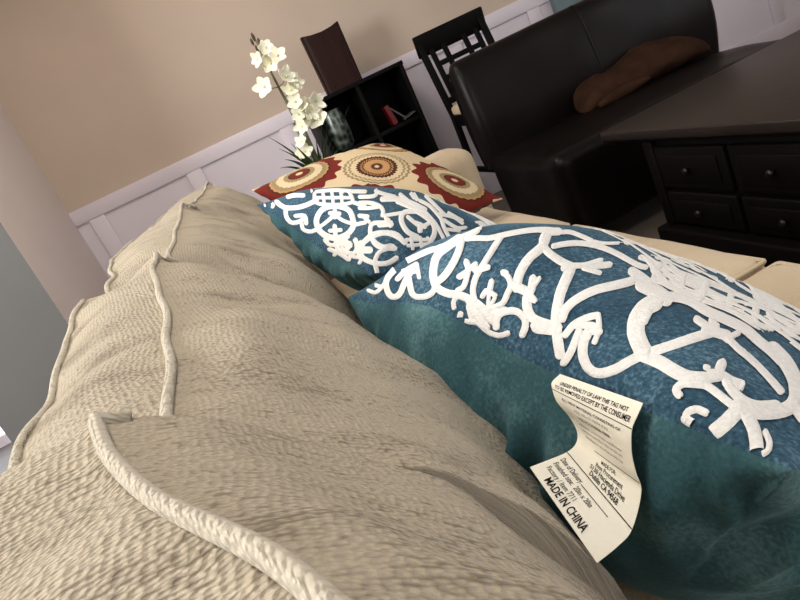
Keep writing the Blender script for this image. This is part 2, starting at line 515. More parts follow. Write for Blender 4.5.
for a, b in ((-.40, .20), (.20, .80), (.80, 1.40), (1.40, 2.04)):
    puffy('seat_cushion', .02, .665, a+.002, b-.002, .27, .452, .035, .022, M_seatf, sofa, pipe=(.440, .285))
puffy('base', -.34, .63, -.58, 2.28, .09, .275, .02, 0, M_seatf, sofa)
puffy('back_frame', -.36, -.10, -.58, 2.26, .27, .68, .04, 0, M_seatf, sofa)
puffy('arm', -.34, .735, 2.06, 2.28, .27, .632, .055, .01, M_seatf, sofa)
puffy('arm', -.34, .745, -.60, -.405, .27, .615, .055, .01, M_seatf, sofa)
for x in (-.28, .56):
    for y in (-.5, 2.18): bx('foot', (x-.03, x+.03, y-.03, y+.03, 0, .095), M_black, sofa, .006)

# ------------------------------------------------------------------ pillows
class Pillow:
    def __init__(s, A, B, down, half_v, tf, tb, pinch=.07, pw=.5, seed=0, asym=0, lift=0, lc=(-.62, .27)):
        s.asym, s.lift, s.lc = asym, lift, lc
        """A, B: ends of the upper seam; down: rough direction from that seam across the face"""
        A, B, down = V(A), V(B), V(down)
        s.e1 = (B-A).normalized(); s.hu = (B-A).length/2
        s.e2 = (down-s.e1*down.dot(s.e1)).normalized(); s.hv = half_v
        s.n = s.e1.cross(s.e2)
        s.n = s.n if s.n.z > 0 else -s.n
        s.c = (A+B)/2+s.e2*half_v
        s.tf, s.tb, s.pinch, s.pw, s.seed = tf, tb, pinch, pw, seed
    def edge(s, u, v):
        k = s.pinch
        x = u*(1-k*(1-v*v)*abs(u)**1.5); y = v*(1-k*(1-u*u)*abs(v)**1.5)
        return x*s.hu, y*s.hv
    def pt(s, u, v, side):
        x, y = s.edge(u, v)
        r = max(0, (1-u*u)*(1-v*v))
        t = r**s.pw[0 if side > 0 else 1]
        cd = (1-abs(u))**2+(1-abs(v))**2
        t *= 1-(.4*math.exp(-cd/.03) if side > 0 else .55*math.exp(-cd/.06))
        # gathers along the seams
        g = 0
        d = min(1-abs(v), 1-abs(u))
        along = u*s.hu if (1-abs(v)) < (1-abs(u)) else v*s.hv
        g = .55*noise.noise(V((along*34, s.seed+side*3.1, 0)))+.45*noise.noise(V((along*60, s.seed+side*5.7, 2)))
        amp = (.012 if side < 0 else .006)*math.exp(-d*3.0)*min(1, d*9)
        h = (s.tf*(1-s.asym*u) if side > 0 else s.tb)*t
        wu, wv = abs(u)**6, abs(v)**6; ws = wu+wv+1e-6
        h += g*amp*.7+noise.noise(V((u*2.2, v*2.2, s.seed+side)))*.010*t
        p = s.c+s.e1*x+s.e2*y+s.n*(h*side)
        fold = (s.e1*math.copysign(wu, u)+s.e2*math.copysign(wv, v))*(1/ws)*(wu+wv > .05)
        p += fold*((1.1*(.42-abs(noise.noise(V((along*24, s.seed+d*1.5, 5)))*1.6)) if side < 0 else g)*(.034 if side < 0 else .004)*math.exp(-d*5)*min(1, d*14)*min(1, (wu+wv-.05)*4 if wu+wv > .05 else 0))
        # seam sags between its corners
        p += V((0, 0, -1))*s.sag(u, v)
        return p
    def sag(s, u, v): return -s.lift*math.exp(-((u-s.lc[0])/s.lc[1])**2)*math.exp(-(1+v)/.5)
    def normal(s, au, av, side, h=.006):
        # au, av: angles, u = sin(au)
        L = PI/2-.004; f = lambda x, y: s.pt(math.sin(max(-L, min(L, x))), math.sin(max(-L, min(L, y))), side)
        a = f(au+h, av)-f(au-h, av)
        b = f(au, av+h)-f(au, av-h)
        n = a.cross(b)
        if n.length < 1e-12: return s.n*side
        n.normalize()
        return n if n.dot(s.n)*side > 0 or abs(n.dot(s.n)) < .15 else -n
    def grid(s, side, n=150):
        vs, uv, fs = [], [], []
        T = [math.sin(-PI/2+PI*i/n) for i in range(n+1)]
        for j in range(n+1):
            for i in range(n+1):
                vs.append(s.pt(T[i], T[j], side)); uv.append((T[i]*s.hu, T[j]*s.hv))
        for j in range(n):
            for i in range(n):
                a = j*(n+1)+i; f = (a, a+1, a+n+2, a+n+1)
                fs.append(f)
        # orient
        k = (n//2)*(n+1)+n//2
        nn = (vs[k+1]-vs[k]).cross(vs[k+n+1]-vs[k])
        if nn.dot(s.n)*side < 0: fs = [f[::-1] for f in fs]
        return vs, fs, uv
    def build(s, label, face_mat, back_mat, group=None):
        root = thing('throw_pillow', s.c+V((0, 0, -.1)), label, 'pillow', group)
        s.root = root
        v, f, u = s.grid(1); nf = len(f)
        if getattr(s, 'extra', None):
            k = len(v); v = v+s.extra[0]; u = u+s.extra[2]; f = f+[tuple(i+k for i in q) for q in s.extra[1]]
        s.front = obj('pillow_face', v, f, face_mat, root, uvs=u, mats=[M_embro], fmat=[0]*nf+[1]*(len(f)-nf))
        v, f, u = s.grid(-1); s.back = obj('pillow_back', v, f, back_mat, root, uvs=u)
        return root

P1 = Pillow((.048, .695, .730), (.165, .225, .684), (.72, .20, -.66), .235, .118, .175, pw=(.42, .38), seed=3, asym=.5, lift=.026, lc=(-.33, .36))
P2 = Pillow((.011, 1.30, .818), (.10, .86, .70), (.74, .24, -.62), .235, .112, .075, pw=(.42, .45), seed=9, lift=-.024, lc=(.1, .5))
_L, _R = V((.022, 1.88, .815)), V((.625, 1.69, .505))
_c = (_L+_R)/2; _d = (_R-_L).normalized(); _n = V((.39, -.43, .80)); _n = (_n-_d*_n.dot(_d)).normalized(); _p = _n.cross(_d)
_h = (_R-_L).length/2
P3 = Pillow(_L, _c-_p*_h, _R-(_c-_p*_h), _h/math.sqrt(2), .085, .07, pw=(.5, .5), seed=15)
#EMB0
EMB1 = [
[-958,-1437,-1001,-1367,-905,-1457,-917,-1415,-868,-1472,-870,-1437,-855,-1475,-857,-1444,-845,-1475,-846,-1452,-838,-1470,-838,-1462],
[-1069,-1444,-1073,-1428,-1056,-1462,-1067,-1420,-1042,-1473,-1054,-1423,-1026,-1481,-1036,-1431,-977,-1500,-983,-1458,-913,-1514,-935,-1476,-868,-1508,-917,-1474,-845,-1491,-902,-1459,-828,-1475,-888,-1442,-815,-1459,-878,-1424,-808,-1447,-872,-1411,-807,-1441,-867,-1407,-811,-1434,-857,-1408,-824,-1424,-841,-1414],
[-456,-1025,-437,-1039,-478,-1015,-422,-1054,-492,-1011,-414,-1066,-495,-1018,-411,-1077,-486,-1054,-411,-1107,-483,-1098,-414,-1147,-494,-1130,-424,-1184,-536,-1128,-440,-1208,-580,-1121,-463,-1222,-609,-1130,-491,-1228,-644,-1140,-533,-1229,-682,-1149,-573,-1236,-718,-1161,-600,-1255,-744,-1178,-627,-1271,-771,-1190,-658,-1281,-812,-1188,-686,-1291],
[-934,-1210,-755,-1354,-912,-1261,-766,-1372,-909,-1293,-776,-1388,-903,-1327,-782,-1403,-893,-1362,-783,-1418,-877,-1397,-780,-1432,-858,-1429,-772,-1446,-836,-1457,-761,-1461,-810,-1485,-744,-1478,-781,-1509,-722,-1497,-751,-1530,-701,-1512,-720,-1544,-687,-1519,-686,-1553,-675,-1523,-654,-1557,-666,-1524,-624,-1557,-659,-1525,-599,-1554,-651,-1523,-580,-1547,-641,-1519,-566,-1536,-634,-1513,-559,-1521,-629,-1502,-558,-1503,-629,-1485,-558,-1485,-630,-1465,-556,-1470,-629,-1446,-555,-1454,-629,-1428,-554,-1440,-629,-1411,-552,-1427,-628,-1395,-548,-1415,-625,-1379,-544,-1404,-622,-1365,-542,-1395,-620,-1356,-543,-1386,-616,-1350,-550,-1376,-606,-1348,-568,-1362,-588,-1352],
[-612,-1392,-597,-1392,-619,-1399,-578,-1397,-618,-1408,-564,-1405,-611,-1418,-552,-1415,-593,-1437,-534,-1434,-570,-1463,-512,-1459,-547,-1488,-492,-1482,-525,-1513,-474,-1505,-500,-1536,-459,-1519,-470,-1550,-448,-1526,-439,-1557,-436,-1529,-408,-1557,-418,-1530,-377,-1554,-395,-1526,-350,-1545,-375,-1520,-330,-1532,-361,-1511,-315,-1515,-351,-1499,-308,-1496,-346,-1489,-308,-1476,-347,-1476,-310,-1463,-349,-1465,-313,-1455,-348,-1457,-318,-1450,-345,-1451,-327,-1446,-337,-1446],
[-692,-1438,-710,-1428,-673,-1443,-724,-1416,-662,-1443,-729,-1407,-655,-1439,-728,-1399,-647,-1430,-722,-1389,-638,-1417,-714,-1374,-626,-1403,-703,-1356,-614,-1390,-689,-1341,-597,-1378,-668,-1327,-575,-1364,-643,-1315,-553,-1353,-621,-1303,-537,-1347,-608,-1294,-532,-1341,-600,-1292,-535,-1333,-588,-1294,-549,-1317,-569,-1303],
[-598,-1300,-589,-1299,-602,-1305,-576,-1303,-600,-1312,-565,-1310,-593,-1321,-553,-1320,-573,-1341,-528,-1343,-545,-1369,-502,-1370,-521,-1394,-483,-1392,-500,-1418,-466,-1413,-488,-1433,-454,-1427,-481,-1438,-452,-1433,-474,-1442,-452,-1438,-464,-1444,-456,-1443],
[-701,-1354,-711,-1342,-685,-1367,-712,-1332,-671,-1375,-705,-1329,-657,-1379,-693,-1331,-628,-1385,-661,-1339,-594,-1391,-623,-1348,-561,-1396,-589,-1354,-534,-1401,-563,-1358,-523,-1401,-550,-1362,-517,-1398,-537,-1369,-516,-1390,-523,-1380],
[-437,-1192,-445,-1187,-430,-1194,-452,-1180,-427,-1192,-455,-1174,-425,-1189,-456,-1169,-424,-1172,-456,-1152,-425,-1147,-457,-1127,-425,-1119,-459,-1097,-426,-1092,-462,-1067,-425,-1069,-463,-1041,-422,-1047,-461,-1017,-419,-1025,-459,-994,-416,-1004,-457,-972,-415,-983,-458,-949,-415,-961,-462,-926,-416,-940,-468,-900,-418,-922,-477,-877,-420,-908,-486,-857,-422,-902,-485,-854,-428,-893,-474,-858,-440,-882,-456,-870],
[-417,-1073,-431,-1059,-402,-1084,-440,-1044,-392,-1088,-442,-1035,-384,-1087,-439,-1029,-372,-1081,-428,-1021,-355,-1072,-412,-1011,-342,-1057,-394,-999,-329,-1043,-376,-989,-319,-1032,-362,-981,-309,-1024,-350,-973,-299,-1016,-340,-965,-288,-1007,-332,-956,-279,-995,-325,-945,-272,-980,-321,-931,-265,-965,-317,-913,-260,-948,-315,-894,-255,-931,-312,-874,-250,-914,-310,-854,-246,-895,-308,-833,-243,-875,-306,-812,-239,-856,-304,-790,-236,-837,-302,-770,-233,-818,-300,-749,-230,-799,-299,-728,-227,-780,-297,-708,-224,-762,-294,-689,-220,-745,-291,-670,-216,-728,-287,-652,-211,-712,-282,-635,-206,-697,-275,-620,-201,-684,-266,-610,-193,-674,-251,-604,-184,-665,-237,-600,-177,-657,-225,-597,-171,-652,-218,-593,-170,-646,-212,-594,-172,-638,-203,-599,-179,-624,-190,-610],
[-381,-1057,-397,-1046,-368,-1061,-412,-1031,-363,-1058,-421,-1019,-362,-1050,-426,-1008,-366,-1030,-432,-986,-373,-1003,-442,-958,-381,-975,-456,-926,-389,-952,-475,-895,-396,-939,-480,-883,-408,-925,-472,-882,-429,-907,-450,-893],
[-436,-1038,-423,-1038,-440,-1048,-404,-1047,-436,-1060,-388,-1060,-427,-1075,-374,-1076,-411,-1097,-359,-1098,-390,-1128,-342,-1126,-369,-1160,-325,-1157,-354,-1189,-312,-1190,-345,-1217,-301,-1221,-336,-1246,-292,-1254,-330,-1275,-285,-1284,-326,-1301,-281,-1312,-324,-1325,-279,-1338,-324,-1347,-279,-1361,-325,-1367,-281,-1383,-328,-1383,-285,-1403,-332,-1398,-291,-1421,-339,-1411,-299,-1437,-346,-1423,-306,-1450,-351,-1431,-311,-1458,-354,-1439,-317,-1464,-354,-1448,-325,-1467,-347,-1458,-337,-1465],
[-448,-1018,-424,-1033,-474,-1007,-403,-1055,-490,-1004,-393,-1071,-493,-1013,-388,-1086,-483,-1042,-388,-1108,-477,-1078,-389,-1138,-475,-1113,-392,-1169,-475,-1143,-394,-1197,-479,-1169,-400,-1222,-482,-1198,-403,-1244,-479,-1232,-403,-1264,-467,-1272,-398,-1288,-451,-1309,-387,-1315,-435,-1344,-375,-1344,-421,-1373,-364,-1368,-406,-1401,-353,-1390,-391,-1427,-342,-1409,-375,-1448,-332,-1424,-360,-1466,-322,-1435,-344,-1480,-314,-1444,-327,-1490,-305,-1449,-309,-1498,-295,-1454,-290,-1502,-283,-1456,-271,-1503,-269,-1457,-252,-1502,-255,-1457,-234,-1499,-242,-1455,-218,-1493,-228,-1450,-204,-1487,-213,-1444,-191,-1483,-197,-1438,-179,-1480,-181,-1434,-165,-1478,-165,-1431,-152,-1476,-151,-1429,-141,-1475,-139,-1428,-131,-1475,-127,-1428,-122,-1475,-117,-1428,-115,-1475,-110,-1428,-108,-1473,-104,-1430,-102,-1468,-98,-1435,-96,-1457,-95,-1446],
[-305,-874,-294,-878,-311,-879,-279,-890,-311,-887,-267,-904,-306,-900,-255,-921,-296,-919,-243,-944,-282,-946,-227,-974,-264,-980,-213,-1005,-245,-1017,-203,-1033,-228,-1054,-194,-1061,-215,-1087,-186,-1090,-206,-1117,-178,-1119,-200,-1144,-172,-1147,-194,-1171,-167,-1174,-189,-1198,-162,-1201,-186,-1224,-158,-1227,-183,-1249,-155,-1250,-180,-1271,-152,-1272,-178,-1292,-150,-1292,-176,-1313,-148,-1309,-172,-1334,-145,-1327,-168,-1354,-142,-1344,-163,-1375,-137,-1362,-158,-1394,-133,-1378,-151,-1413,-128,-1393,-142,-1431,-120,-1407,-132,-1448,-111,-1422,-123,-1461,-103,-1435,-117,-1470,-97,-1444,-113,-1473,-94,-1450,-109,-1474,-94,-1457,-102,-1472,-97,-1465],
[-268,-1227,-263,-1220,-268,-1239,-252,-1220,-263,-1250,-243,-1224,-256,-1260,-234,-1232,-242,-1274,-221,-1246,-228,-1291,-204,-1267,-224,-1297,-193,-1297,-227,-1309,-196,-1328,-235,-1329,-205,-1354,-242,-1344,-212,-1370,-245,-1352,-216,-1375,-244,-1360,-222,-1378,-239,-1370,-231,-1377],
[-208,-1317,-215,-1313,-201,-1316,-220,-1305,-197,-1312,-222,-1297,-195,-1305,-222,-1289,-192,-1287,-219,-1271,-188,-1265,-215,-1249,-186,-1245,-213,-1229,-186,-1237,-211,-1223,-189,-1229,-207,-1219,-194,-1221,-201,-1218],
[-212,-1290,-205,-1288,-216,-1296,-199,-1290,-218,-1303,-194,-1295,-217,-1311,-191,-1302,-211,-1333,-186,-1323,-204,-1361,-179,-1353,-200,-1387,-174,-1383,-200,-1402,-174,-1408,-203,-1411,-180,-1427,-208,-1420,-187,-1439,-213,-1427,-192,-1447,-216,-1434,-196,-1451,-216,-1440,-201,-1454,-213,-1448,-208,-1453],
[-186,-1292,-192,-1284,-179,-1296,-195,-1273,-173,-1295,-195,-1265,-169,-1290,-192,-1257,-161,-1278,-185,-1244,-152,-1262,-176,-1227,-142,-1245,-168,-1210,-136,-1232,-162,-1197,-133,-1224,-158,-1192,-134,-1216,-152,-1191,-138,-1204,-144,-1195],
[-103,-1271,-97,-1268,-107,-1279,-90,-1270,-108,-1287,-86,-1276,-106,-1295,-83,-1283,-103,-1309,-79,-1297,-98,-1327,-74,-1315,-94,-1345,-70,-1333,-91,-1358,-66,-1346,-89,-1365,-66,-1354,-85,-1370,-67,-1361,-78,-1371,-72,-1368],
[-92,-1413,-97,-1413,-87,-1409,-102,-1410,-84,-1404,-104,-1405,-83,-1397,-105,-1398,-83,-1376,-105,-1376,-83,-1359,-103,-1348,-87,-1366,-89,-1333,-80,-1368,-78,-1335,-63,-1369,-63,-1336,-49,-1370,-49,-1337,-45,-1369,-44,-1339,-41,-1365,-41,-1342,-38,-1358,-38,-1350],
[-85,-1342,-81,-1339,-87,-1348,-76,-1339,-88,-1353,-73,-1342,-87,-1358,-71,-1346,-81,-1377,-64,-1365,-72,-1403,-56,-1391,-66,-1424,-49,-1412,-61,-1438,-45,-1426,-58,-1449,-42,-1436,-55,-1455,-39,-1442,-53,-1459,-39,-1447,-51,-1460,-39,-1451,-46,-1460,-42,-1457],
[-47,-1354,-42,-1353,-50,-1357,-39,-1356,-52,-1361,-37,-1360,-53,-1367,-36,-1364,-52,-1380,-35,-1378,-52,-1395,-35,-1393,-52,-1408,-35,-1406,-51,-1412,-36,-1411,-49,-1416,-38,-1415,-46,-1419,-42,-1418],
[-93,-1189,-93,-1178,-89,-1200,-90,-1170,-85,-1207,-86,-1167,-79,-1211,-80,-1168,-71,-1215,-71,-1172,-61,-1220,-58,-1179,-51,-1227,-44,-1189,-42,-1236,-32,-1200,-35,-1244,-20,-1215,-30,-1254,-11,-1234,-26,-1268,-4,-1258,-24,-1288,-1,-1282,-22,-1311,1,-1304,-19,-1334,4,-1325,-17,-1352,6,-1349,-18,-1367,4,-1377,-24,-1384,-5,-1404,-35,-1404,-18,-1427,-44,-1418,-27,-1441,-47,-1425,-32,-1446,-48,-1432,-36,-1448,-47,-1440,-43,-1446],
[-91,-1203,-94,-1189,-84,-1214,-94,-1176,-78,-1218,-91,-1169,-71,-1219,-86,-1166,-69,-1219,-83,-1165,-67,-1218,-81,-1165,-64,-1218,-79,-1165,-59,-1215,-72,-1166,-55,-1208,-65,-1171,-54,-1196,-58,-1182],
[-242,-648,-229,-649,-242,-663,-209,-660,-230,-685,-193,-674,-215,-707,-179,-691,-198,-732,-164,-713,-177,-762,-142,-746,-156,-795,-118,-786,-141,-823,-96,-829,-131,-849,-79,-873,-122,-879,-68,-913,-113,-914,-60,-949,-104,-951,-54,-979,-94,-988,-46,-1008,-85,-1023,-38,-1036,-75,-1056,-32,-1063,-66,-1086,-25,-1088,-58,-1114,-20,-1109,-51,-1139,-16,-1126,-43,-1162,-11,-1143,-37,-1181,-7,-1158,-31,-1199,-2,-1172,-24,-1218,2,-1185,-18,-1234,8,-1198,-13,-1246,13,-1210,-9,-1255,16,-1219,-4,-1264,20,-1231,2,-1269,21,-1244,11,-1267,17,-1259],
[3,-1091,8,-1083,1,-1105,15,-1082,2,-1116,21,-1087,6,-1128,27,-1097,12,-1144,34,-1115,19,-1164,44,-1137,27,-1185,54,-1160,34,-1201,61,-1178,39,-1211,64,-1190,45,-1217,65,-1201,54,-1218,61,-1213],
[24,-1067,28,-1067,20,-1072,34,-1072,20,-1078,37,-1078,20,-1086,39,-1085,24,-1105,43,-1105,28,-1129,48,-1130,31,-1148,51,-1149,33,-1155,52,-1157,36,-1161,50,-1162,41,-1166,46,-1166],
[30,-1185,37,-1180,26,-1197,46,-1183,26,-1208,53,-1191,29,-1219,58,-1201,33,-1235,63,-1218,40,-1259,70,-1240,49,-1284,77,-1258,60,-1306,85,-1274,70,-1325,95,-1291,77,-1337,102,-1303,83,-1343,105,-1312,89,-1346,106,-1323,97,-1344,103,-1335],
[42,-1220,43,-1209,45,-1232,47,-1201,49,-1239,52,-1199,54,-1244,58,-1201,65,-1250,69,-1208,77,-1258,82,-1215,87,-1264,92,-1222,93,-1265,98,-1227,98,-1263,102,-1234,103,-1256,104,-1246],
[-23,-1248,-25,-1231,-16,-1261,-24,-1215,-10,-1266,-19,-1206,-3,-1266,-13,-1200,5,-1263,-6,-1197,15,-1259,4,-1193,26,-1256,14,-1188,38,-1252,24,-1184,50,-1250,35,-1180,59,-1248,43,-1178,66,-1244,52,-1179,71,-1235,61,-1186,73,-1219,69,-1202],
[41,-1234,48,-1225,38,-1250,59,-1224,39,-1263,67,-1230,43,-1275,74,-1241,49,-1289,81,-1254,58,-1309,89,-1272,69,-1330,98,-1288,81,-1347,105,-1299,93,-1362,113,-1308,107,-1374,121,-1315,123,-1381,129,-1319,141,-1382,139,-1319,159,-1379,152,-1316,175,-1374,166,-1312,190,-1369,179,-1307,205,-1362,191,-1301,217,-1355,202,-1294,226,-1351,210,-1289,232,-1344,218,-1287,237,-1334,225,-1291,238,-1318,233,-1302],
[-206,-599,-188,-618,-227,-582,-175,-639,-242,-573,-169,-653,-250,-575,-169,-663,-254,-585,-172,-673,-259,-600,-175,-686,-255,-627,-176,-699,-237,-669,-173,-710,-215,-711,-165,-729,-193,-750,-155,-747,-169,-786,-147,-760,-143,-819,-137,-773,-118,-846,-122,-788,-95,-868,-109,-799,-73,-883,-97,-807,-52,-895,-82,-814,-34,-901,-65,-820,-18,-903,-48,-825,-3,-901,-32,-827,11,-897,-18,-825,24,-892,-6,-821,39,-885,5,-813,52,-881,16,-804,62,-878,23,-799,66,-873,30,-799,67,-862,38,-804,61,-842,51,-821],
[-230,-722,-244,-708,-219,-730,-257,-691,-214,-730,-264,-679,-212,-727,-266,-671,-211,-715,-266,-659,-210,-699,-266,-641,-208,-684,-263,-624,-203,-674,-252,-616,-193,-666,-235,-613,-182,-657,-221,-610,-174,-645,-212,-602,-170,-629,-209,-588,-168,-612,-208,-570,-164,-600,-204,-554,-156,-592,-193,-545,-144,-588,-179,-540,-131,-584,-164,-537,-118,-579,-149,-534,-104,-575,-133,-531,-90,-570,-118,-528,-81,-568,-108,-525,-78,-565,-104,-526,-78,-560,-98,-530,-82,-549,-89,-539],
[-97,-561,-102,-554,-92,-566,-105,-547,-89,-567,-106,-543,-86,-567,-106,-540,-81,-562,-100,-535,-74,-555,-93,-529,-65,-547,-85,-521,-57,-538,-77,-511,-50,-527,-71,-501,-46,-513,-67,-487,-42,-496,-65,-469,-40,-478,-64,-450,-39,-461,-65,-431,-39,-449,-67,-416,-40,-444,-66,-414,-43,-438,-63,-414,-50,-429,-57,-420],
[-94,-800,-104,-789,-86,-805,-112,-775,-81,-803,-116,-765,-80,-797,-118,-756,-80,-782,-118,-741,-80,-761,-119,-719,-80,-737,-119,-696,-79,-718,-118,-675,-77,-700,-117,-657,-75,-684,-115,-640,-73,-669,-112,-623,-69,-654,-107,-607,-63,-640,-102,-592,-57,-627,-95,-578,-50,-615,-87,-565,-41,-604,-79,-553,-33,-594,-69,-543,-24,-585,-58,-534,-14,-576,-46,-526,-3,-568,-34,-519,8,-561,-21,-513,20,-555,-8,-507,33,-550,5,-502,46,-546,18,-497,59,-544,32,-494,73,-542,45,-491,85,-540,58,-489,96,-537,68,-486,106,-535,77,-483,115,-531,85,-480,122,-527,91,-476,128,-522,96,-472,132,-515,99,-466,135,-509,102,-461,137,-505,103,-457,137,-499,106,-454,135,-490,112,-456,129,-476,121,-464],
[42,-929,35,-921,50,-934,28,-907,55,-932,24,-896,56,-925,23,-886,57,-912,23,-873,57,-894,22,-854,57,-875,22,-832,58,-858,22,-811,61,-844,25,-793,65,-831,29,-777,70,-814,32,-762,72,-792,33,-745,70,-762,32,-719,67,-727,29,-688,63,-696,26,-659,61,-675,24,-639,58,-664,25,-632,53,-653,28,-629,44,-640,35,-631],
[59,-811,49,-796,70,-819,40,-778,75,-820,36,-766,78,-815,36,-756,80,-801,37,-743,83,-782,39,-724,85,-760,41,-703,87,-740,43,-683,89,-719,46,-664,91,-698,48,-644,92,-679,50,-626,93,-665,51,-613,92,-655,53,-608,88,-643,59,-608,79,-627,68,-614],
[62,-810,55,-797,71,-821,50,-784,76,-825,49,-776,81,-825,51,-772,87,-821,57,-767,97,-815,66,-760,106,-808,75,-753,115,-802,84,-746,124,-795,93,-739,130,-790,99,-734,132,-785,103,-734,131,-777,109,-738,126,-763,118,-749],
[32,-836,40,-832,29,-852,55,-843,32,-869,68,-860,39,-889,80,-882,47,-908,89,-902,58,-935,101,-931,71,-966,114,-961,83,-997,125,-990,93,-1023,134,-1015,102,-1047,142,-1037,110,-1070,150,-1058,118,-1093,156,-1078,126,-1116,163,-1098,134,-1140,171,-1119,143,-1164,179,-1141,152,-1188,187,-1163,159,-1211,195,-1185,166,-1232,202,-1205,172,-1250,208,-1223,178,-1267,214,-1238,184,-1283,219,-1252,190,-1300,224,-1266,197,-1318,231,-1282,205,-1336,238,-1298,212,-1354,246,-1315,221,-1372,254,-1332,229,-1391,263,-1351,238,-1411,272,-1371,248,-1434,283,-1394,258,-1457,293,-1418,267,-1476,302,-1438,272,-1490,309,-1452,278,-1498,312,-1465,285,-1502,311,-1477,296,-1500,306,-1491],
[155,-554,168,-562,148,-557,183,-581,147,-566,194,-599,151,-581,203,-620,155,-593,207,-632,160,-607,214,-650,165,-622,224,-677,170,-639,233,-708,174,-659,240,-740,178,-686,245,-772,182,-717,247,-804,185,-750,248,-834,188,-782,247,-863,189,-812,246,-889,189,-839,243,-913,189,-867,240,-936,188,-895,237,-959,188,-925,235,-982,188,-956,233,-1006,188,-986,231,-1032,188,-1017,230,-1057,188,-1045,228,-1082,188,-1071,227,-1104,188,-1095,226,-1124,188,-1119,226,-1142,189,-1141,226,-1159,190,-1164,227,-1175,193,-1188,228,-1189,197,-1212,231,-1205,201,-1233,235,-1223,205,-1249,239,-1239,207,-1260,241,-1251,211,-1272,243,-1263,217,-1281,241,-1274,226,-1286,234,-1283],
[126,-594,115,-571,141,-615,109,-551,153,-627,110,-541,163,-632,116,-537,171,-632,122,-536,181,-633,132,-535,194,-635,143,-534,207,-639,156,-534,222,-645,171,-536,239,-656,187,-541,263,-674,207,-550,287,-694,227,-561,309,-713,246,-573,325,-726,260,-582,335,-732,275,-598,339,-725,293,-622,334,-701,317,-664],
[139,-1407,134,-1387,150,-1421,136,-1364,161,-1425,141,-1349,172,-1421,151,-1338,183,-1415,161,-1330,198,-1405,176,-1320,212,-1397,189,-1310,223,-1390,200,-1302,233,-1384,210,-1295,240,-1380,216,-1291,250,-1370,228,-1288,256,-1356,239,-1293,257,-1332,251,-1309],
[-187,-1541,-192,-1544,-183,-1535,-198,-1545,-182,-1531,-202,-1543,-183,-1526,-205,-1540,-188,-1517,-210,-1531,-193,-1506,-216,-1515,-193,-1497,-216,-1496,-189,-1486,-209,-1475,-182,-1475,-196,-1455,-177,-1472,-178,-1444,-165,-1472,-158,-1445,-152,-1477,-140,-1452,-143,-1486,-126,-1467,-136,-1502,-117,-1487,-130,-1519,-110,-1504,-123,-1531,-105,-1514,-117,-1539,-99,-1522,-114,-1544,-96,-1527,-111,-1546,-94,-1531,-107,-1547,-94,-1535,-101,-1545,-97,-1541],
[-158,-1530,-152,-1529,-165,-1535,-146,-1531,-168,-1540,-143,-1535,-169,-1545,-142,-1540,-169,-1553,-142,-1547,-168,-1565,-143,-1553],
[-125,-1570,-127,-1549,-109,-1565,-113,-1544,-91,-1557,-96,-1534,-77,-1552,-76,-1526,-66,-1552,-57,-1525,-53,-1555,-42,-1530,-40,-1558,-29,-1533,-28,-1559,-19,-1534,-17,-1560,-11,-1535,-3,-1559,-1,-1534,13,-1555,13,-1530,30,-1550,25,-1525,46,-1538,35,-1517,59,-1524,45,-1504,68,-1514,53,-1493,71,-1508,57,-1489,73,-1502,62,-1488,71,-1494,68,-1489],
[-141,-1488,-135,-1477,-141,-1500,-127,-1469,-138,-1508,-119,-1466,-133,-1513,-112,-1468,-124,-1518,-103,-1473,-111,-1524,-90,-1480,-97,-1531,-76,-1488,-84,-1537,-63,-1494,-72,-1542,-52,-1500,-60,-1548,-40,-1506,-50,-1552,-29,-1511,-43,-1554,-22,-1514,-36,-1555,-17,-1519,-28,-1553,-14,-1526,-20,-1547,-15,-1537],
[-125,-1453,-121,-1442,-124,-1465,-114,-1433,-121,-1472,-107,-1431,-116,-1476,-100,-1432,-104,-1481,-89,-1437,-88,-1489,-72,-1445,-70,-1497,-55,-1454,-54,-1504,-39,-1460,-41,-1508,-28,-1464,-29,-1509,-20,-1465,-19,-1510,-12,-1465,-12,-1509,-6,-1465,-7,-1509,-1,-1465,0,-1508,6,-1466,6,-1503,10,-1471,11,-1493,13,-1481],
[17,-1520,10,-1525,22,-1512,3,-1525,24,-1504,-2,-1523,23,-1497,-5,-1517,20,-1487,-8,-1507,15,-1473,-12,-1490,14,-1461,-15,-1470,15,-1451,-13,-1448,17,-1440,-8,-1426,22,-1428,0,-1405,30,-1416,12,-1385,41,-1402,25,-1365,53,-1392,41,-1350,62,-1388,59,-1342,73,-1389,78,-1344,84,-1394,94,-1351,92,-1399,108,-1360,97,-1405,119,-1374,100,-1413,126,-1390,103,-1423,131,-1408,105,-1439,134,-1430,105,-1458,134,-1452,106,-1472,134,-1466,107,-1480,133,-1474,110,-1485,130,-1481,116,-1489,123,-1488],
[-135,-1454,-133,-1441,-133,-1467,-126,-1431,-129,-1473,-119,-1426,-122,-1476,-111,-1425,-112,-1478,-102,-1427,-99,-1481,-88,-1430,-83,-1484,-73,-1433,-65,-1486,-58,-1435,-48,-1485,-47,-1435,-31,-1479,-39,-1432,-16,-1468,-31,-1425,-3,-1455,-22,-1415,8,-1441,-13,-1404,16,-1430,-5,-1392,22,-1423,1,-1383,27,-1414,7,-1377,29,-1404,13,-1375,27,-1390,21,-1380],
[274,-1367,267,-1365,281,-1364,261,-1357,285,-1357,259,-1349,287,-1348,258,-1339,288,-1333,259,-1325,289,-1312,260,-1303,290,-1289,260,-1277,291,-1268,262,-1250,294,-1250,266,-1225,299,-1231,271,-1202,305,-1212,277,-1180,310,-1194,282,-1161,315,-1179,288,-1143,320,-1167,293,-1128,325,-1157,299,-1116,330,-1148,304,-1106,334,-1141,307,-1099,336,-1133,311,-1095,335,-1124,316,-1094,331,-1111,324,-1100],
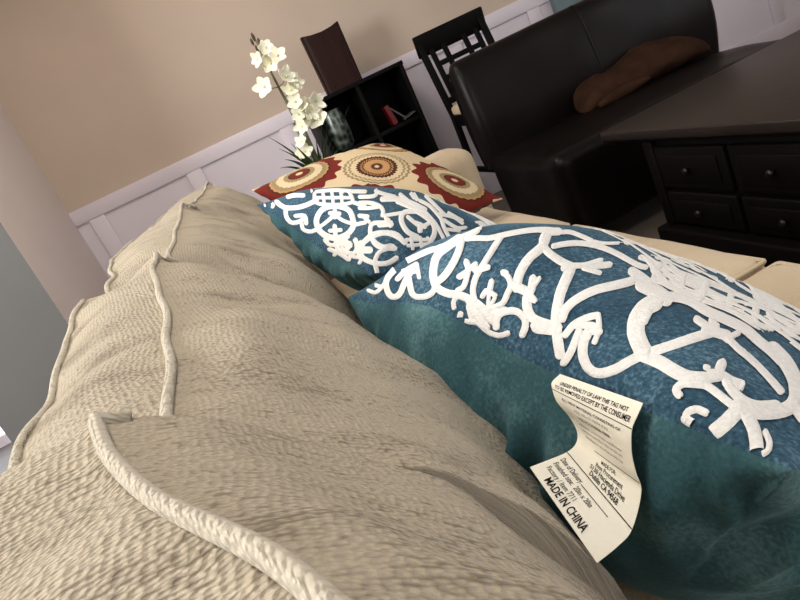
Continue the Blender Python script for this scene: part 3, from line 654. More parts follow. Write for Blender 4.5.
[313,-1108,316,-1103,312,-1118,322,-1102,314,-1126,327,-1105,318,-1134,332,-1112,325,-1147,340,-1124,336,-1165,350,-1142,346,-1185,361,-1163,355,-1204,371,-1185,361,-1221,379,-1208,365,-1242,385,-1233,369,-1264,389,-1259,372,-1285,393,-1280,374,-1300,395,-1295,376,-1308,395,-1303,379,-1314,394,-1310,384,-1317,390,-1316],
[268,-1261,266,-1250,272,-1272,269,-1240,276,-1277,272,-1235,282,-1279,277,-1234,287,-1279,281,-1234,298,-1277,285,-1234,310,-1266,292,-1228,324,-1246,304,-1209,336,-1228,317,-1188,346,-1222,333,-1177,356,-1221,348,-1176,364,-1221,358,-1176,369,-1218,363,-1177,372,-1213,367,-1181,373,-1203,371,-1191],
[332,-1263,327,-1250,339,-1272,326,-1236,346,-1275,328,-1227,352,-1272,333,-1220,359,-1266,340,-1214,367,-1258,349,-1207,375,-1250,357,-1199,381,-1243,363,-1193,385,-1236,368,-1189,387,-1226,374,-1191,386,-1212,381,-1199],
[306,-1256,313,-1255,300,-1264,321,-1261,298,-1273,326,-1269,298,-1284,329,-1279,301,-1303,332,-1299,304,-1331,335,-1328,307,-1360,338,-1357,309,-1384,339,-1380,310,-1402,341,-1398,311,-1418,342,-1415,311,-1432,342,-1433,310,-1449,341,-1454,307,-1469,338,-1476,304,-1487,335,-1495,302,-1500,332,-1508,302,-1509,329,-1517,303,-1517,324,-1523,309,-1524,317,-1526],
[332,-1227,342,-1227,325,-1235,352,-1235,322,-1247,358,-1246,322,-1261,361,-1260,323,-1271,362,-1271,325,-1287,364,-1287,327,-1307,365,-1303,329,-1330,367,-1319,333,-1351,370,-1332,338,-1371,373,-1346,344,-1391,378,-1362,350,-1411,383,-1377,357,-1430,388,-1391,364,-1447,394,-1403,373,-1462,400,-1414,383,-1477,408,-1426,393,-1490,415,-1435,404,-1500,422,-1442,416,-1507,428,-1445,428,-1511,434,-1448,440,-1513,440,-1448,453,-1511,447,-1447,466,-1505,453,-1444,479,-1496,460,-1438,491,-1483,468,-1428,503,-1467,477,-1415,513,-1450,485,-1400,523,-1433,493,-1384,531,-1413,499,-1369,538,-1392,505,-1352,543,-1371,509,-1333,548,-1352,514,-1312,552,-1332,519,-1291,557,-1313,523,-1272,561,-1294,527,-1253,565,-1276,530,-1233,569,-1257,534,-1212,574,-1238,538,-1189,579,-1218,543,-1166,585,-1196,549,-1142,592,-1174,554,-1117,599,-1151,558,-1094,605,-1128,563,-1071,610,-1106,567,-1048,615,-1083,571,-1026,620,-1061,575,-1003,624,-1039,578,-980,628,-1015,580,-956,631,-991,583,-932,633,-966,584,-907,635,-941,585,-881,636,-917,586,-857,637,-893,586,-832,637,-868,586,-806,637,-844,585,-781,637,-823,583,-759,636,-808,582,-743,633,-791,583,-731,626,-772,588,-726,613,-748,599,-732],
[618,-849,605,-838,628,-849,591,-817,632,-840,583,-798,630,-823,577,-779,625,-798,572,-754,619,-768,564,-723,612,-741,558,-696,605,-719,555,-678,595,-698,556,-666,579,-675,564,-663],
[529,-1239,525,-1214,539,-1260,525,-1190,548,-1270,530,-1176,558,-1272,538,-1168,568,-1270,546,-1164,582,-1268,558,-1159,598,-1266,573,-1155,615,-1266,590,-1153,631,-1266,607,-1153,645,-1267,624,-1155,657,-1270,640,-1158,670,-1274,655,-1163,683,-1277,669,-1168,695,-1280,680,-1170,707,-1281,691,-1171,718,-1281,701,-1171,729,-1280,711,-1170,740,-1279,719,-1169,751,-1277,727,-1167,762,-1272,733,-1163,774,-1264,740,-1158,785,-1250,748,-1149,795,-1235,756,-1137,804,-1219,764,-1123,811,-1205,770,-1111,815,-1195,775,-1102,820,-1178,782,-1093,821,-1157,792,-1092,815,-1127,804,-1104],
[745,-1247,739,-1230,753,-1259,736,-1210,760,-1261,737,-1197,767,-1257,742,-1188,773,-1249,748,-1180,782,-1237,756,-1169,791,-1222,765,-1155,800,-1204,773,-1141,808,-1186,779,-1126,815,-1167,784,-1111,821,-1146,789,-1092,825,-1125,792,-1074,829,-1108,795,-1057,832,-1096,797,-1044,833,-1082,801,-1034,831,-1066,806,-1030,824,-1047,815,-1034],
[582,-1206,579,-1236,575,-1169,567,-1254,565,-1143,555,-1256,552,-1126,541,-1248,546,-1122,536,-1243,540,-1116,528,-1235,534,-1111,517,-1222,526,-1102,506,-1208,515,-1090,493,-1191,505,-1077,476,-1168,495,-1063,457,-1140,486,-1047,440,-1107,475,-1027,422,-1072,466,-1007,407,-1037,459,-990,393,-1000,453,-972,382,-961,447,-950,372,-923,442,-929,362,-886,439,-914,353,-846,438,-898,344,-804,437,-880,337,-772,436,-864,332,-751,429,-833,326,-719,414,-798,333,-707,387,-754,358,-722],
[468,-1037,458,-1037,474,-1027,446,-1027,474,-1014,437,-1014,471,-997,430,-997,465,-982,425,-983,458,-961,417,-961,449,-936,408,-935,440,-912,398,-905,433,-890,388,-874,427,-871,379,-844,422,-849,371,-814,416,-826,362,-781,412,-804,352,-747,408,-784,341,-711,404,-766,329,-675,402,-751,320,-642,401,-739,312,-613,401,-727,307,-588,402,-716,305,-568,404,-705,306,-550,407,-694,308,-534,412,-684,313,-520,419,-676,321,-510,427,-671,330,-502,437,-669,342,-498,449,-671,358,-500,464,-676,376,-505,480,-682,395,-514,496,-687,414,-524,510,-687,432,-533,523,-683,447,-538,533,-675,461,-540,543,-667,473,-537,552,-658,485,-533,561,-649,496,-528,571,-642,509,-524,583,-635,523,-521,595,-627,536,-515,607,-620,550,-509,618,-612,564,-504,629,-607,578,-502,640,-605,594,-502,652,-607,610,-505,665,-609,625,-510,679,-613,639,-514,692,-615,652,-517,705,-616,664,-519,716,-616,675,-520,727,-616,686,-520,737,-615,697,-521,747,-615,709,-522,757,-616,720,-524,768,-618,733,-526,781,-621,745,-529,792,-624,757,-532,803,-627,767,-534,810,-628,775,-535,817,-626,784,-540,818,-614,794,-550,814,-591,805,-569],
[521,-760,513,-740,530,-776,509,-722,538,-783,510,-714,544,-785,515,-710,551,-785,522,-711,560,-784,531,-710,572,-784,541,-709,584,-783,551,-707,595,-780,559,-702,606,-776,569,-696,617,-772,579,-690,627,-771,592,-687,640,-773,606,-689,654,-777,622,-693,668,-781,636,-697,677,-784,646,-700,683,-782,654,-705,685,-775,663,-717,682,-757,675,-737],
[526,-661,521,-642,535,-682,523,-630,543,-696,528,-629,552,-707,536,-634,563,-717,548,-646,577,-732,563,-661,592,-746,578,-676,603,-758,590,-688,612,-764,600,-700,617,-764,609,-716,620,-754,617,-737],
[583,-805,572,-782,597,-823,564,-757,607,-830,562,-742,615,-828,565,-731,621,-823,569,-724,629,-815,576,-714,637,-806,584,-703,645,-798,590,-694,654,-788,597,-682,661,-779,604,-672,666,-772,608,-665,669,-762,615,-662,667,-745,625,-669,656,-716,642,-689],
[614,-597,623,-604,609,-598,633,-618,609,-606,641,-633,612,-618,648,-651,620,-644,654,-674,628,-674,663,-705,635,-698,669,-729,639,-712,671,-740,646,-725,669,-746,655,-739,663,-747],
[649,-744,643,-726,659,-763,641,-711,667,-773,644,-705,674,-779,649,-705,681,-782,656,-708,690,-786,666,-713,700,-789,676,-718,711,-793,688,-722,722,-796,699,-726,733,-798,708,-728,743,-800,716,-727,752,-800,723,-724,761,-800,730,-720,770,-799,738,-718,779,-799,749,-718,789,-799,760,-719,801,-800,772,-721,814,-802,786,-723,827,-804,800,-726,843,-810,815,-729,858,-815,830,-733,874,-819,846,-737,890,-825,863,-742,909,-832,883,-749,928,-839,903,-757,946,-845,922,-765,962,-850,938,-772,973,-854,950,-777,979,-853,958,-783,982,-848,967,-796,982,-834,977,-816],
[702,-554,690,-521,721,-584,683,-489,737,-602,686,-474,752,-611,695,-471,762,-612,705,-473,775,-614,720,-477,790,-617,738,-482,805,-621,757,-488,819,-628,776,-497,834,-636,795,-507,849,-646,813,-518,864,-657,832,-530,879,-667,849,-540,893,-678,866,-551,907,-690,883,-563,920,-702,902,-578,933,-717,924,-598,949,-737,949,-629,968,-763,974,-661,985,-790,998,-692,997,-810,1020,-725,1004,-825,1043,-764,1010,-836,1065,-810,1014,-847,1079,-845,1017,-857,1088,-874,1019,-867,1095,-903,1020,-877,1098,-934,1021,-892,1099,-962,1021,-910,1097,-988,1020,-931,1094,-1013,1018,-955,1088,-1040,1014,-978,1081,-1067,1009,-999,1075,-1101,1005,-1021,1066,-1131,999,-1041,1054,-1156,990,-1059,1042,-1179,982,-1076,1030,-1198,974,-1090,1019,-1216,966,-1100,1008,-1231,958,-1109,997,-1242,950,-1116,988,-1251,945,-1122,982,-1256,937,-1135,970,-1260,933,-1156,958,-1251,936,-1190,945,-1225],
[751,-927,758,-920,749,-944,769,-924,752,-961,778,-935,758,-980,786,-951,765,-999,793,-969,774,-1023,802,-991,782,-1046,810,-1014,788,-1064,817,-1031,795,-1079,821,-1049,802,-1089,823,-1066,812,-1091,819,-1083],
[784,-1118,776,-1100,793,-1129,771,-1077,801,-1129,771,-1061,807,-1122,774,-1049,812,-1111,779,-1038,819,-1096,786,-1020,826,-1084,796,-1003,833,-1078,807,-991,841,-1076,818,-986,854,-1075,828,-983,867,-1072,835,-978,881,-1065,844,-970,892,-1057,853,-960,899,-1051,859,-953,904,-1042,867,-951,905,-1027,877,-958,900,-1002,890,-977],
[754,-1084,749,-1071,760,-1094,747,-1057,765,-1097,748,-1049,770,-1097,751,-1044,771,-1096,752,-1043,772,-1095,753,-1042,773,-1094,754,-1041,776,-1089,759,-1040,777,-1080,764,-1043,775,-1067,771,-1053],
[872,-966,876,-963,871,-975,882,-966,873,-984,887,-972,876,-994,892,-982,882,-1009,898,-997,889,-1027,906,-1015,895,-1043,911,-1030,899,-1052,914,-1040,904,-1059,916,-1049,910,-1062,914,-1058],
[829,-1054,828,-1033,835,-1076,831,-1017,843,-1091,836,-1011,851,-1101,845,-1013,862,-1109,855,-1021,877,-1123,871,-1033,895,-1138,888,-1047,913,-1150,903,-1057,929,-1157,915,-1063,942,-1160,926,-1065,955,-1159,936,-1065,967,-1156,945,-1063,979,-1150,953,-1059,990,-1141,960,-1053,1000,-1130,967,-1045,1009,-1116,973,-1035,1017,-1098,979,-1023,1025,-1076,984,-1008,1032,-1049,986,-979,1037,-1018,991,-954,1043,-995,994,-931,1046,-979,996,-914,1047,-963,1000,-903,1043,-945,1007,-899,1033,-922,1020,-906],
[788,-1383,786,-1398,787,-1365,780,-1410,783,-1354,774,-1412,777,-1346,768,-1409,771,-1342,762,-1404,766,-1337,752,-1394,766,-1339,740,-1370,767,-1343,735,-1337,767,-1330,736,-1308,769,-1316,739,-1279,772,-1307,746,-1255,778,-1297,756,-1238,787,-1284,766,-1223,797,-1271,776,-1210,807,-1255,785,-1194,816,-1240,796,-1177,825,-1229,808,-1161,836,-1225,823,-1152,849,-1225,838,-1150,864,-1228,853,-1151,879,-1232,868,-1154,893,-1235,883,-1158,906,-1239,897,-1162,920,-1243,911,-1165,936,-1245,926,-1167,951,-1246,941,-1168,961,-1247,951,-1168,967,-1244,958,-1171,972,-1235,964,-1180,973,-1217,971,-1197],
[959,-1140,975,-1140,948,-1156,992,-1158,944,-1178,1002,-1183,944,-1207,1009,-1215,946,-1228,1011,-1236,949,-1257,1014,-1269,950,-1290,1016,-1309,951,-1324,1018,-1352,951,-1353,1017,-1393,949,-1380,1015,-1433,947,-1409,1010,-1471,943,-1437,1005,-1504,939,-1460,999,-1530,936,-1477,995,-1545,932,-1508,985,-1566],
[870,-1496,862,-1568,858,-1493,850,-1565,849,-1491,840,-1563,841,-1490,833,-1561,834,-1491,826,-1557,827,-1498,821,-1550,821,-1515,819,-1533],
[845,-1546,837,-1551,851,-1535,829,-1549,852,-1524,825,-1543,852,-1511,822,-1533,849,-1497,819,-1518,847,-1486,817,-1488,848,-1480,820,-1451,854,-1464,830,-1417,862,-1449,843,-1388,870,-1441,860,-1370,884,-1439,879,-1365,896,-1438,891,-1363,902,-1435,898,-1365,907,-1426,904,-1372,910,-1408,909,-1389],
[981,-1176,982,-1147,987,-1208,989,-1127,995,-1229,997,-1120,1006,-1245,1008,-1124,1016,-1255,1018,-1130,1030,-1269,1033,-1141,1046,-1287,1051,-1154,1062,-1307,1070,-1172,1075,-1327,1089,-1192,1087,-1350,1107,-1216,1099,-1378,1124,-1243,1111,-1409,1141,-1273,1123,-1442,1157,-1304,1132,-1476,1174,-1340,1141,-1514,1191,-1383,1148,-1551,1206,-1428],
[1115,-1205,1115,-1188,1119,-1225,1119,-1177,1125,-1238,1125,-1174,1132,-1249,1132,-1178,1148,-1267,1148,-1194,1169,-1294,1174,-1221,1186,-1324,1200,-1261,1200,-1365,1225,-1315,1210,-1405,1245,-1383,1212,-1427,1253,-1464,1209,-1455,1244,-1528,1205,-1481,1235,-1558],
[1036,-850,1030,-827,1046,-871,1029,-805,1056,-883,1034,-797,1066,-890,1044,-798,1079,-894,1057,-804,1096,-901,1076,-814,1113,-907,1093,-821,1131,-913,1111,-828,1144,-918,1124,-833,1155,-918,1137,-840,1162,-911,1148,-852,1164,-893,1159,-872],
[53,-442,45,-430,61,-451,39,-418,66,-454,37,-410,70,-453,38,-405,74,-448,42,-399,81,-441,47,-390,87,-432,54,-380,95,-422,60,-369,103,-412,67,-357,110,-401,73,-344,117,-392,79,-333,124,-383,85,-323,131,-375,92,-313,138,-367,99,-304,146,-358,105,-295,153,-350,111,-285,160,-342,117,-275,167,-333,123,-265,173,-323,128,-253,179,-314,132,-241,184,-303,136,-229,190,-293,140,-216,196,-283,144,-203,201,-273,148,-191,207,-264,153,-179,214,-256,159,-168,222,-249,164,-158,229,-241,171,-148,238,-236,177,-138,247,-230,183,-129,255,-225,190,-119,264,-218,196,-110,272,-212,201,-99,279,-205,207,-88,286,-197,212,-77,294,-189,218,-67,301,-183,224,-56,310,-177,230,-47,320,-174,237,-38,330,-172,244,-29,342,-170,251,-21,353,-170,258,-11,367,-172,266,-3,381,-176,275,3,398,-183,286,6,416,-193,299,6,438,-208,316,-1,458,-221,343,-24,478,-233,374,-53,497,-242,407,-85,514,-249,441,-121,530,-254,469,-146,545,-257,490,-160,559,-258,509,-169,573,-257,527,-175,587,-256,544,-179,600,-254,559,-180,611,-252,572,-180,621,-249,582,-179,627,-248,589,-179,630,-245,595,-182,629,-239,603,-191,625,-226,616,-210],
[195,-549,189,-537,203,-558,185,-526,208,-562,184,-520,212,-563,185,-517,217,-560,190,-513,225,-556,197,-509,233,-552,205,-503,243,-547,214,-497,253,-542,223,-491,263,-537,232,-485,273,-533,241,-479,282,-527,249,-473,290,-522,257,-467,299,-516,266,-460,308,-510,274,-454,317,-505,283,-448,327,-501,292,-443,337,-498,302,-439,347,-497,312,-436,358,-497,322,-435,368,-495,333,-435,378,-495,344,-434,389,-494,355,-434,399,-492,365,-433,410,-491,375,-430,420,-488,384,-427,430,-486,394,-424,441,-484,404,-421,451,-481,416,-420,462,-480,427,-419,474,-478,440,-417,487,-477,453,-417,502,-478,468,-417,516,-476,484,-418,530,-473,499,-417,543,-469,513,-415,555,-464,526,-412,566,-459,537,-407,575,-451,547,-401,584,-442,557,-394,593,-432,566,-386,600,-423,574,-378,607,-415,581,-370,613,-407,587,-363,617,-402,591,-357,618,-398,594,-357,617,-392,599,-360,613,-381,606,-370],
[82,-345,85,-340,85,-359,95,-347,91,-374,106,-358,100,-390,116,-373,115,-413,131,-397,133,-442,150,-428,148,-468,166,-455,164,-496,183,-483,176,-516,195,-505,185,-529,202,-518,193,-538,206,-530,202,-544,207,-541],
[125,-385,117,-369,134,-401,114,-357,142,-410,116,-352,149,-415,121,-353,161,-422,134,-361,178,-431,152,-372,197,-442,172,-383,215,-453,191,-394,236,-466,211,-407,255,-480,230,-419,270,-491,243,-429,276,-494,251,-436,278,-491,259,-447,276,-479,270,-464],
[145,-282,146,-271,153,-303,155,-275,163,-323,167,-288,175,-342,181,-307,193,-369,202,-337,217,-406,228,-376,240,-439,252,-412,263,-475,277,-451,282,-504,295,-479,295,-523,307,-500,307,-537,316,-519,319,-546,322,-539],
[180,-180,184,-174,188,-203,200,-188,200,-229,218,-212,216,-256,236,-239,238,-290,259,-275,265,-335,288,-323,291,-377,315,-368,315,-418,341,-411,339,-459,365,-452,357,-489,382,-480,371,-512,394,-503,385,-530,403,-524,400,-543,406,-542],
[240,-109,239,-95,256,-143,252,-105,274,-178,271,-131,298,-216,297,-168,326,-259,335,-229,361,-313,372,-285,394,-366,406,-339,425,-414,439,-390,446,-447,460,-423,458,-465,472,-444,470,-479,481,-464,481,-485,484,-479],
[325,-74,319,-51,355,-133,333,-62,385,-185,361,-101,414,-232,400,-161,439,-270,444,-231,472,-320,477,-280,501,-365,505,-324,526,-402,533,-365,542,-428,549,-391,554,-443,560,-408,563,-453,567,-425,571,-454,572,-444],
[461,-214,442,-177,476,-240,432,-153,486,-255,435,-152,495,-265,447,-165,512,-281,480,-209,535,-303,511,-242,558,-323,535,-264,579,-342,557,-283,600,-358,578,-301,613,-369,592,-313,618,-371,599,-320,620,-368,606,-330,619,-359,614,-345],
[161,-476,156,-469,166,-482,152,-460,169,-484,151,-455,172,-483,151,-451,175,-477,155,-445,180,-470,159,-438,185,-461,163,-428,190,-451,168,-417,196,-440,173,-405,202,-428,179,-392,209,-417,185,-379,216,-406,191,-366,223,-395,197,-354,231,-386,204,-343,239,-379,211,-334,247,-372,220,-327,258,-367,229,-320,270,-364,241,-315,283,-361,253,-311,296,-360,266,-308,310,-359,278,-306,324,-360,291,-304,337,-361,303,-304,348,-362,313,-302,358,-363,323,-302,365,-362,330,-302,367,-360,334,-305,365,-354,340,-311,359,-340,350,-325],
[225,-688,199,-640,257,-736,185,-599,279,-762,183,-579,296,-772,190,-569,307,-774,198,-567,323,-777,210,-563,340,-780,225,-561,355,-783,241,-560,367,-785,257,-562,379,-788,275,-569,391,-792,292,-579,402,-795,308,-588,410,-799,318,-595,422,-798,343,-619,427,-786,370,-655,420,-752,400,-705]]
EMB2 = [
[-1055,-1436,-1029,-1462,-1092,-1413,-1019,-1488,-1121,-1404,-1022,-1506,-1142,-1409,-1034,-1520],
[-915,-1419,-912,-1344,-879,-1445,-813,-1421,-890,-1454,-809,-1473,-887,-1469,-814,-1485,-879,-1482,-824,-1494,-863,-1494,-843,-1498],
[-775,-1382,-791,-1391,-769,-1365,-816,-1390,-774,-1349,-836,-1380,-787,-1331,-857,-1362,-817,-1302,-898,-1322],
[-514,-990,-720,-843,-510,-982,-681,-856,-513,-970,-642,-873,-530,-948,-567,-920],
[-896,-1322,-920,-1281,-868,-1361,-901,-1270,-844,-1382,-866,-1280,-819,-1396,-832,-1294,-770,-1412,-772,-1319,-707,-1428,-710,-1340,-639,-1434,-656,-1349,-576,-1422,-612,-1343,-520,-1397,-563,-1326,-473,-1365,-520,-1300,-431,-1334,-486,-1271,-398,-1303,-458,-1243,-368,-1270,-432,-1214,-339,-1239,-412,-1183,-317,-1205,-396,-1151,-302,-1166,-383,-1114,-292,-1130,-374,-1078,-286,-1105,-368,-1053,-286,-1092,-361,-1045,-291,-1078,-346,-1045,-304,-1063,-322,-1052],
[-737,-1215,-766,-1192,-708,-1228,-798,-1159,-689,-1229,-820,-1131,-678,-1222,-823,-1115,-664,-1200,-800,-1099,-644,-1172,-770,-1073,-608,-1151,-727,-1050,-541,-1138,-662,-1033,-507,-1119,-618,-1020,-501,-1110,-591,-1027,-501,-1097,-559,-1041,-510,-1078,-529,-1059],
[-636,-1352,-619,-1345,-647,-1366,-596,-1349,-648,-1381,-581,-1359,-643,-1397,-570,-1372,-623,-1437,-553,-1408,-598,-1491,-533,-1452,-566,-1532,-511,-1480,-522,-1555,-480,-1500,-469,-1564,-448,-1509,-410,-1553,-423,-1503,-355,-1518,-388,-1476,-313,-1476,-356,-1443,-287,-1435,-339,-1417,-277,-1394,-332,-1387,-273,-1369,-328,-1363,-273,-1356,-323,-1351,-278,-1346,-316,-1342,-289,-1338,-303,-1336],
[-432,-1447,-440,-1435,-420,-1453,-441,-1420,-409,-1453,-437,-1409,-398,-1447,-428,-1399,-367,-1424,-398,-1376,-327,-1397,-352,-1345,-307,-1386,-302,-1329,-298,-1396,-261,-1354,-281,-1424,-237,-1390,-269,-1447,-223,-1413,-263,-1455,-220,-1423,-254,-1458,-222,-1434,-241,-1455,-229,-1447],
[-316,-1449,-304,-1440,-323,-1463,-291,-1437,-325,-1473,-282,-1440,-322,-1483,-275,-1447,-308,-1508,-263,-1469,-282,-1537,-247,-1489,-234,-1538,-226,-1489,-179,-1520,-189,-1475,-129,-1488,-156,-1454,-90,-1439,-127,-1414,-66,-1403,-107,-1379,-62,-1392,-100,-1370,-61,-1382,-91,-1365,-68,-1370,-79,-1364],
[295,-1081,281,-1092,294,-1063,254,-1093,282,-1048,234,-1088,261,-1032,216,-1080,212,-1003,177,-1055,148,-966,123,-1023,84,-941,84,-1007,28,-937,58,-1008,-25,-941,21,-1012,-71,-953,-17,-1022,-105,-973,-53,-1035,-130,-1004,-85,-1055,-153,-1038,-105,-1082,-176,-1071,-119,-1113,-198,-1108,-130,-1145,-211,-1153,-137,-1176,-211,-1205,-138,-1209,-203,-1262,-134,-1250,-190,-1316,-127,-1288,-169,-1361,-116,-1314,-142,-1395,-98,-1334,-111,-1418,-72,-1351,-76,-1433,-44,-1363,-36,-1442,-14,-1369,9,-1442,20,-1370,59,-1436,58,-1365,114,-1423,100,-1353,177,-1405,145,-1338,238,-1380,183,-1318,298,-1347,217,-1290,349,-1310,247,-1256,384,-1271,269,-1226,397,-1226,276,-1194,393,-1182,272,-1160,378,-1140,262,-1132,341,-1097,245,-1109,300,-1062,223,-1088,275,-1042,207,-1073,252,-1027,196,-1060,232,-1020,192,-1046,210,-1020,197,-1030],
[-84,-1388,-94,-1384,-72,-1385,-101,-1375,-64,-1379,-102,-1366,-58,-1370,-100,-1356,-44,-1339,-89,-1325,-26,-1294,-75,-1280,-11,-1248,-63,-1234,-2,-1208,-56,-1198,2,-1171,-53,-1162,3,-1139,-53,-1130,2,-1117,-53,-1108,0,-1107,-52,-1098,-7,-1099,-46,-1092,-19,-1091,-33,-1089],
[-52,-1115,-53,-1102,-44,-1127,-47,-1093,-34,-1134,-38,-1089,-23,-1137,-27,-1089,6,-1140,2,-1093,52,-1146,47,-1099,92,-1144,83,-1097,136,-1137,116,-1090,188,-1127,162,-1080,237,-1116,207,-1068,281,-1114,241,-1062,294,-1112,255,-1063,301,-1106,271,-1069,300,-1094,290,-1081],
[-98,-1155,-106,-1143,-87,-1161,-108,-1128,-76,-1162,-106,-1117,-65,-1157,-100,-1108,-31,-1139,-76,-1087,6,-1118,-39,-1067,40,-1101,-9,-1049,48,-1093,2,-1046,50,-1083,16,-1047,46,-1069,34,-1056],
[-92,-1053,-84,-1044,-95,-1067,-69,-1042,-93,-1077,-56,-1047,-87,-1087,-43,-1056,-67,-1110,-19,-1079,-39,-1138,8,-1106,-18,-1162,32,-1130,-8,-1170,40,-1141,5,-1174,42,-1152,23,-1172,36,-1165],
[63,-1223,73,-1213,58,-1237,86,-1209,59,-1248,96,-1211,65,-1259,105,-1218,86,-1286,132,-1247,113,-1319,165,-1282,137,-1348,193,-1312,147,-1356,200,-1324,160,-1360,200,-1335,178,-1358,193,-1349],
[51,-1343,44,-1333,64,-1348,42,-1320,74,-1347,46,-1310,84,-1341,54,-1301,109,-1322,78,-1281,144,-1298,106,-1255,179,-1274,138,-1230,206,-1256,163,-1212,213,-1248,173,-1207,216,-1238,185,-1207,212,-1224,201,-1213],
[-489,-950,-511,-933,-464,-964,-532,-912,-447,-969,-542,-896,-436,-968,-542,-886,-418,-954,-528,-870,-397,-934,-513,-846,-367,-915,-495,-816,-332,-899,-474,-787,-307,-877,-444,-767,-285,-856,-410,-753,-258,-837,-365,-747,-227,-819,-316,-744,-199,-802,-286,-727,-173,-788,-262,-713,-157,-776,-246,-702,-155,-769,-235,-702,-158,-759,-219,-708,-171,-742,-194,-723],
[-502,-953,-494,-947,-500,-967,-476,-950,-491,-981,-456,-961,-477,-996,-434,-978,-441,-1028,-400,-1009,-398,-1072,-356,-1053,-340,-1124,-319,-1086,-291,-1148,-300,-1097,-246,-1143,-274,-1092,-197,-1123,-232,-1075,-146,-1095,-185,-1050,-114,-1053,-143,-1020,-85,-1015,-118,-982,-44,-979,-91,-941,-9,-941,-62,-903,14,-902,-44,-871,12,-860,-42,-854,-32,-815,-53,-846,-86,-784,-87,-827,-126,-769,-121,-815,-155,-756,-147,-804,-169,-750,-161,-795,-182,-748,-174,-783,-189,-753,-186,-766],
[-478,-861,-472,-855,-469,-878,-451,-861,-453,-895,-428,-874,-432,-913,-407,-889,-364,-969,-331,-950,-299,-1025,-278,-997,-257,-1065,-232,-1038,-225,-1095,-198,-1069,-217,-1102,-191,-1078,-208,-1104,-186,-1087,-196,-1104,-188,-1097],
[-403,-805,-398,-798,-392,-822,-376,-805,-375,-840,-347,-824,-349,-863,-324,-841,-299,-903,-280,-876,-251,-944,-228,-918,-210,-978,-184,-954,-166,-1015,-144,-986,-143,-1036,-125,-1004,-136,-1040,-120,-1010,-130,-1041,-117,-1018,-122,-1037,-118,-1028],
[-304,-773,-300,-766,-297,-788,-286,-767,-285,-801,-271,-774,-271,-813,-254,-785,-227,-848,-209,-820,-174,-890,-154,-862,-136,-919,-121,-888,-107,-943,-89,-912,-86,-961,-63,-932,-77,-966,-54,-941,-67,-968,-49,-949,-56,-966,-49,-960],
[-368,-1061,-384,-1045,-347,-1075,-393,-1030,-333,-1080,-394,-1021,-325,-1078,-389,-1015,-306,-1065,-363,-1008,-283,-1044,-326,-998,-254,-1022,-297,-977,-222,-999,-268,-953,-190,-977,-238,-931,-160,-957,-212,-911,-136,-930,-180,-891,-115,-900,-152,-867,-94,-872,-132,-840,-74,-850,-116,-815,-59,-836,-105,-798,-56,-830,-99,-794,-57,-821,-91,-793,-66,-809,-78,-799],
[-201,-782,-224,-763,-177,-796,-242,-742,-164,-799,-250,-728,-155,-795,-248,-719,-142,-780,-233,-705,-126,-754,-214,-685,-112,-728,-195,-664,-97,-703,-179,-641,-83,-677,-165,-617,-73,-660,-158,-598,-73,-651,-151,-594,-80,-638,-138,-595,-97,-620,-118,-605],
[-25,-870,-36,-857,-10,-881,-40,-843,2,-885,-37,-836,14,-886,-29,-832,41,-881,-4,-826,73,-871,32,-820,101,-860,63,-813,135,-850,93,-801,161,-845,116,-793,169,-840,127,-793,173,-833,140,-797,168,-820,157,-807],
[-199,-839,-214,-838,-191,-832,-235,-828,-193,-822,-252,-815,-203,-807,-268,-799,-240,-764,-315,-749],
[283,-1112,263,-1099,306,-1120,251,-1083,322,-1121,250,-1073,334,-1117,255,-1065,362,-1101,280,-1049,393,-1078,310,-1028,418,-1053,339,-1006,437,-1033,360,-989,441,-1024,371,-984,438,-1014,385,-984,424,-1000,406,-990],
[-123,-1415,-119,-1402,-121,-1428,-111,-1390,-115,-1435,-102,-1385,-107,-1438,-92,-1384,-82,-1440,-67,-1387,-45,-1445,-28,-1391,1,-1448,13,-1394,50,-1445,53,-1393,101,-1433,92,-1382,157,-1417,140,-1366,208,-1402,187,-1350,246,-1393,222,-1341,260,-1388,236,-1339,269,-1381,250,-1343,272,-1367,265,-1354],
[29,-1411,39,-1401,25,-1423,51,-1395,27,-1432,61,-1395,32,-1439,70,-1399,48,-1450,86,-1410,66,-1464,105,-1424,81,-1475,121,-1436,89,-1479,128,-1444,100,-1479,129,-1452,114,-1474,125,-1464],
[208,-1348,223,-1341,201,-1360,241,-1340,200,-1371,254,-1345,205,-1381,266,-1354,231,-1415,299,-1392,262,-1461,339,-1444,271,-1494,354,-1491,263,-1526,344,-1531,254,-1548,332,-1553,252,-1556,324,-1560,257,-1562,311,-1565,271,-1567,291,-1568],
[287,-1394,270,-1386,308,-1396,259,-1373,323,-1393,258,-1363,334,-1385,262,-1352,363,-1357,287,-1323,394,-1323,314,-1288,416,-1293,336,-1259,419,-1282,346,-1251,415,-1272,360,-1249,402,-1259,383,-1251],
[355,-1403,344,-1382,379,-1419,349,-1361,404,-1425,364,-1350,431,-1425,386,-1343,462,-1421,413,-1339,500,-1417,446,-1333,531,-1412,478,-1330,556,-1405,508,-1329,573,-1392,535,-1335,577,-1371,563,-1350],
[511,-1256,525,-1248,505,-1269,545,-1246,509,-1279,563,-1250,519,-1290,579,-1258,556,-1316,617,-1283,605,-1353,674,-1320,634,-1383,726,-1363,639,-1410,738,-1408,632,-1442,728,-1449,623,-1465,718,-1474,622,-1476,709,-1485,628,-1486,694,-1493,646,-1494,669,-1497],
[353,-1455,356,-1442,360,-1467,368,-1431,373,-1474,383,-1427,389,-1478,401,-1427,449,-1484,460,-1433,522,-1491,535,-1439,585,-1496,597,-1444,604,-1495,616,-1447,621,-1490,629,-1453,635,-1479,639,-1466],
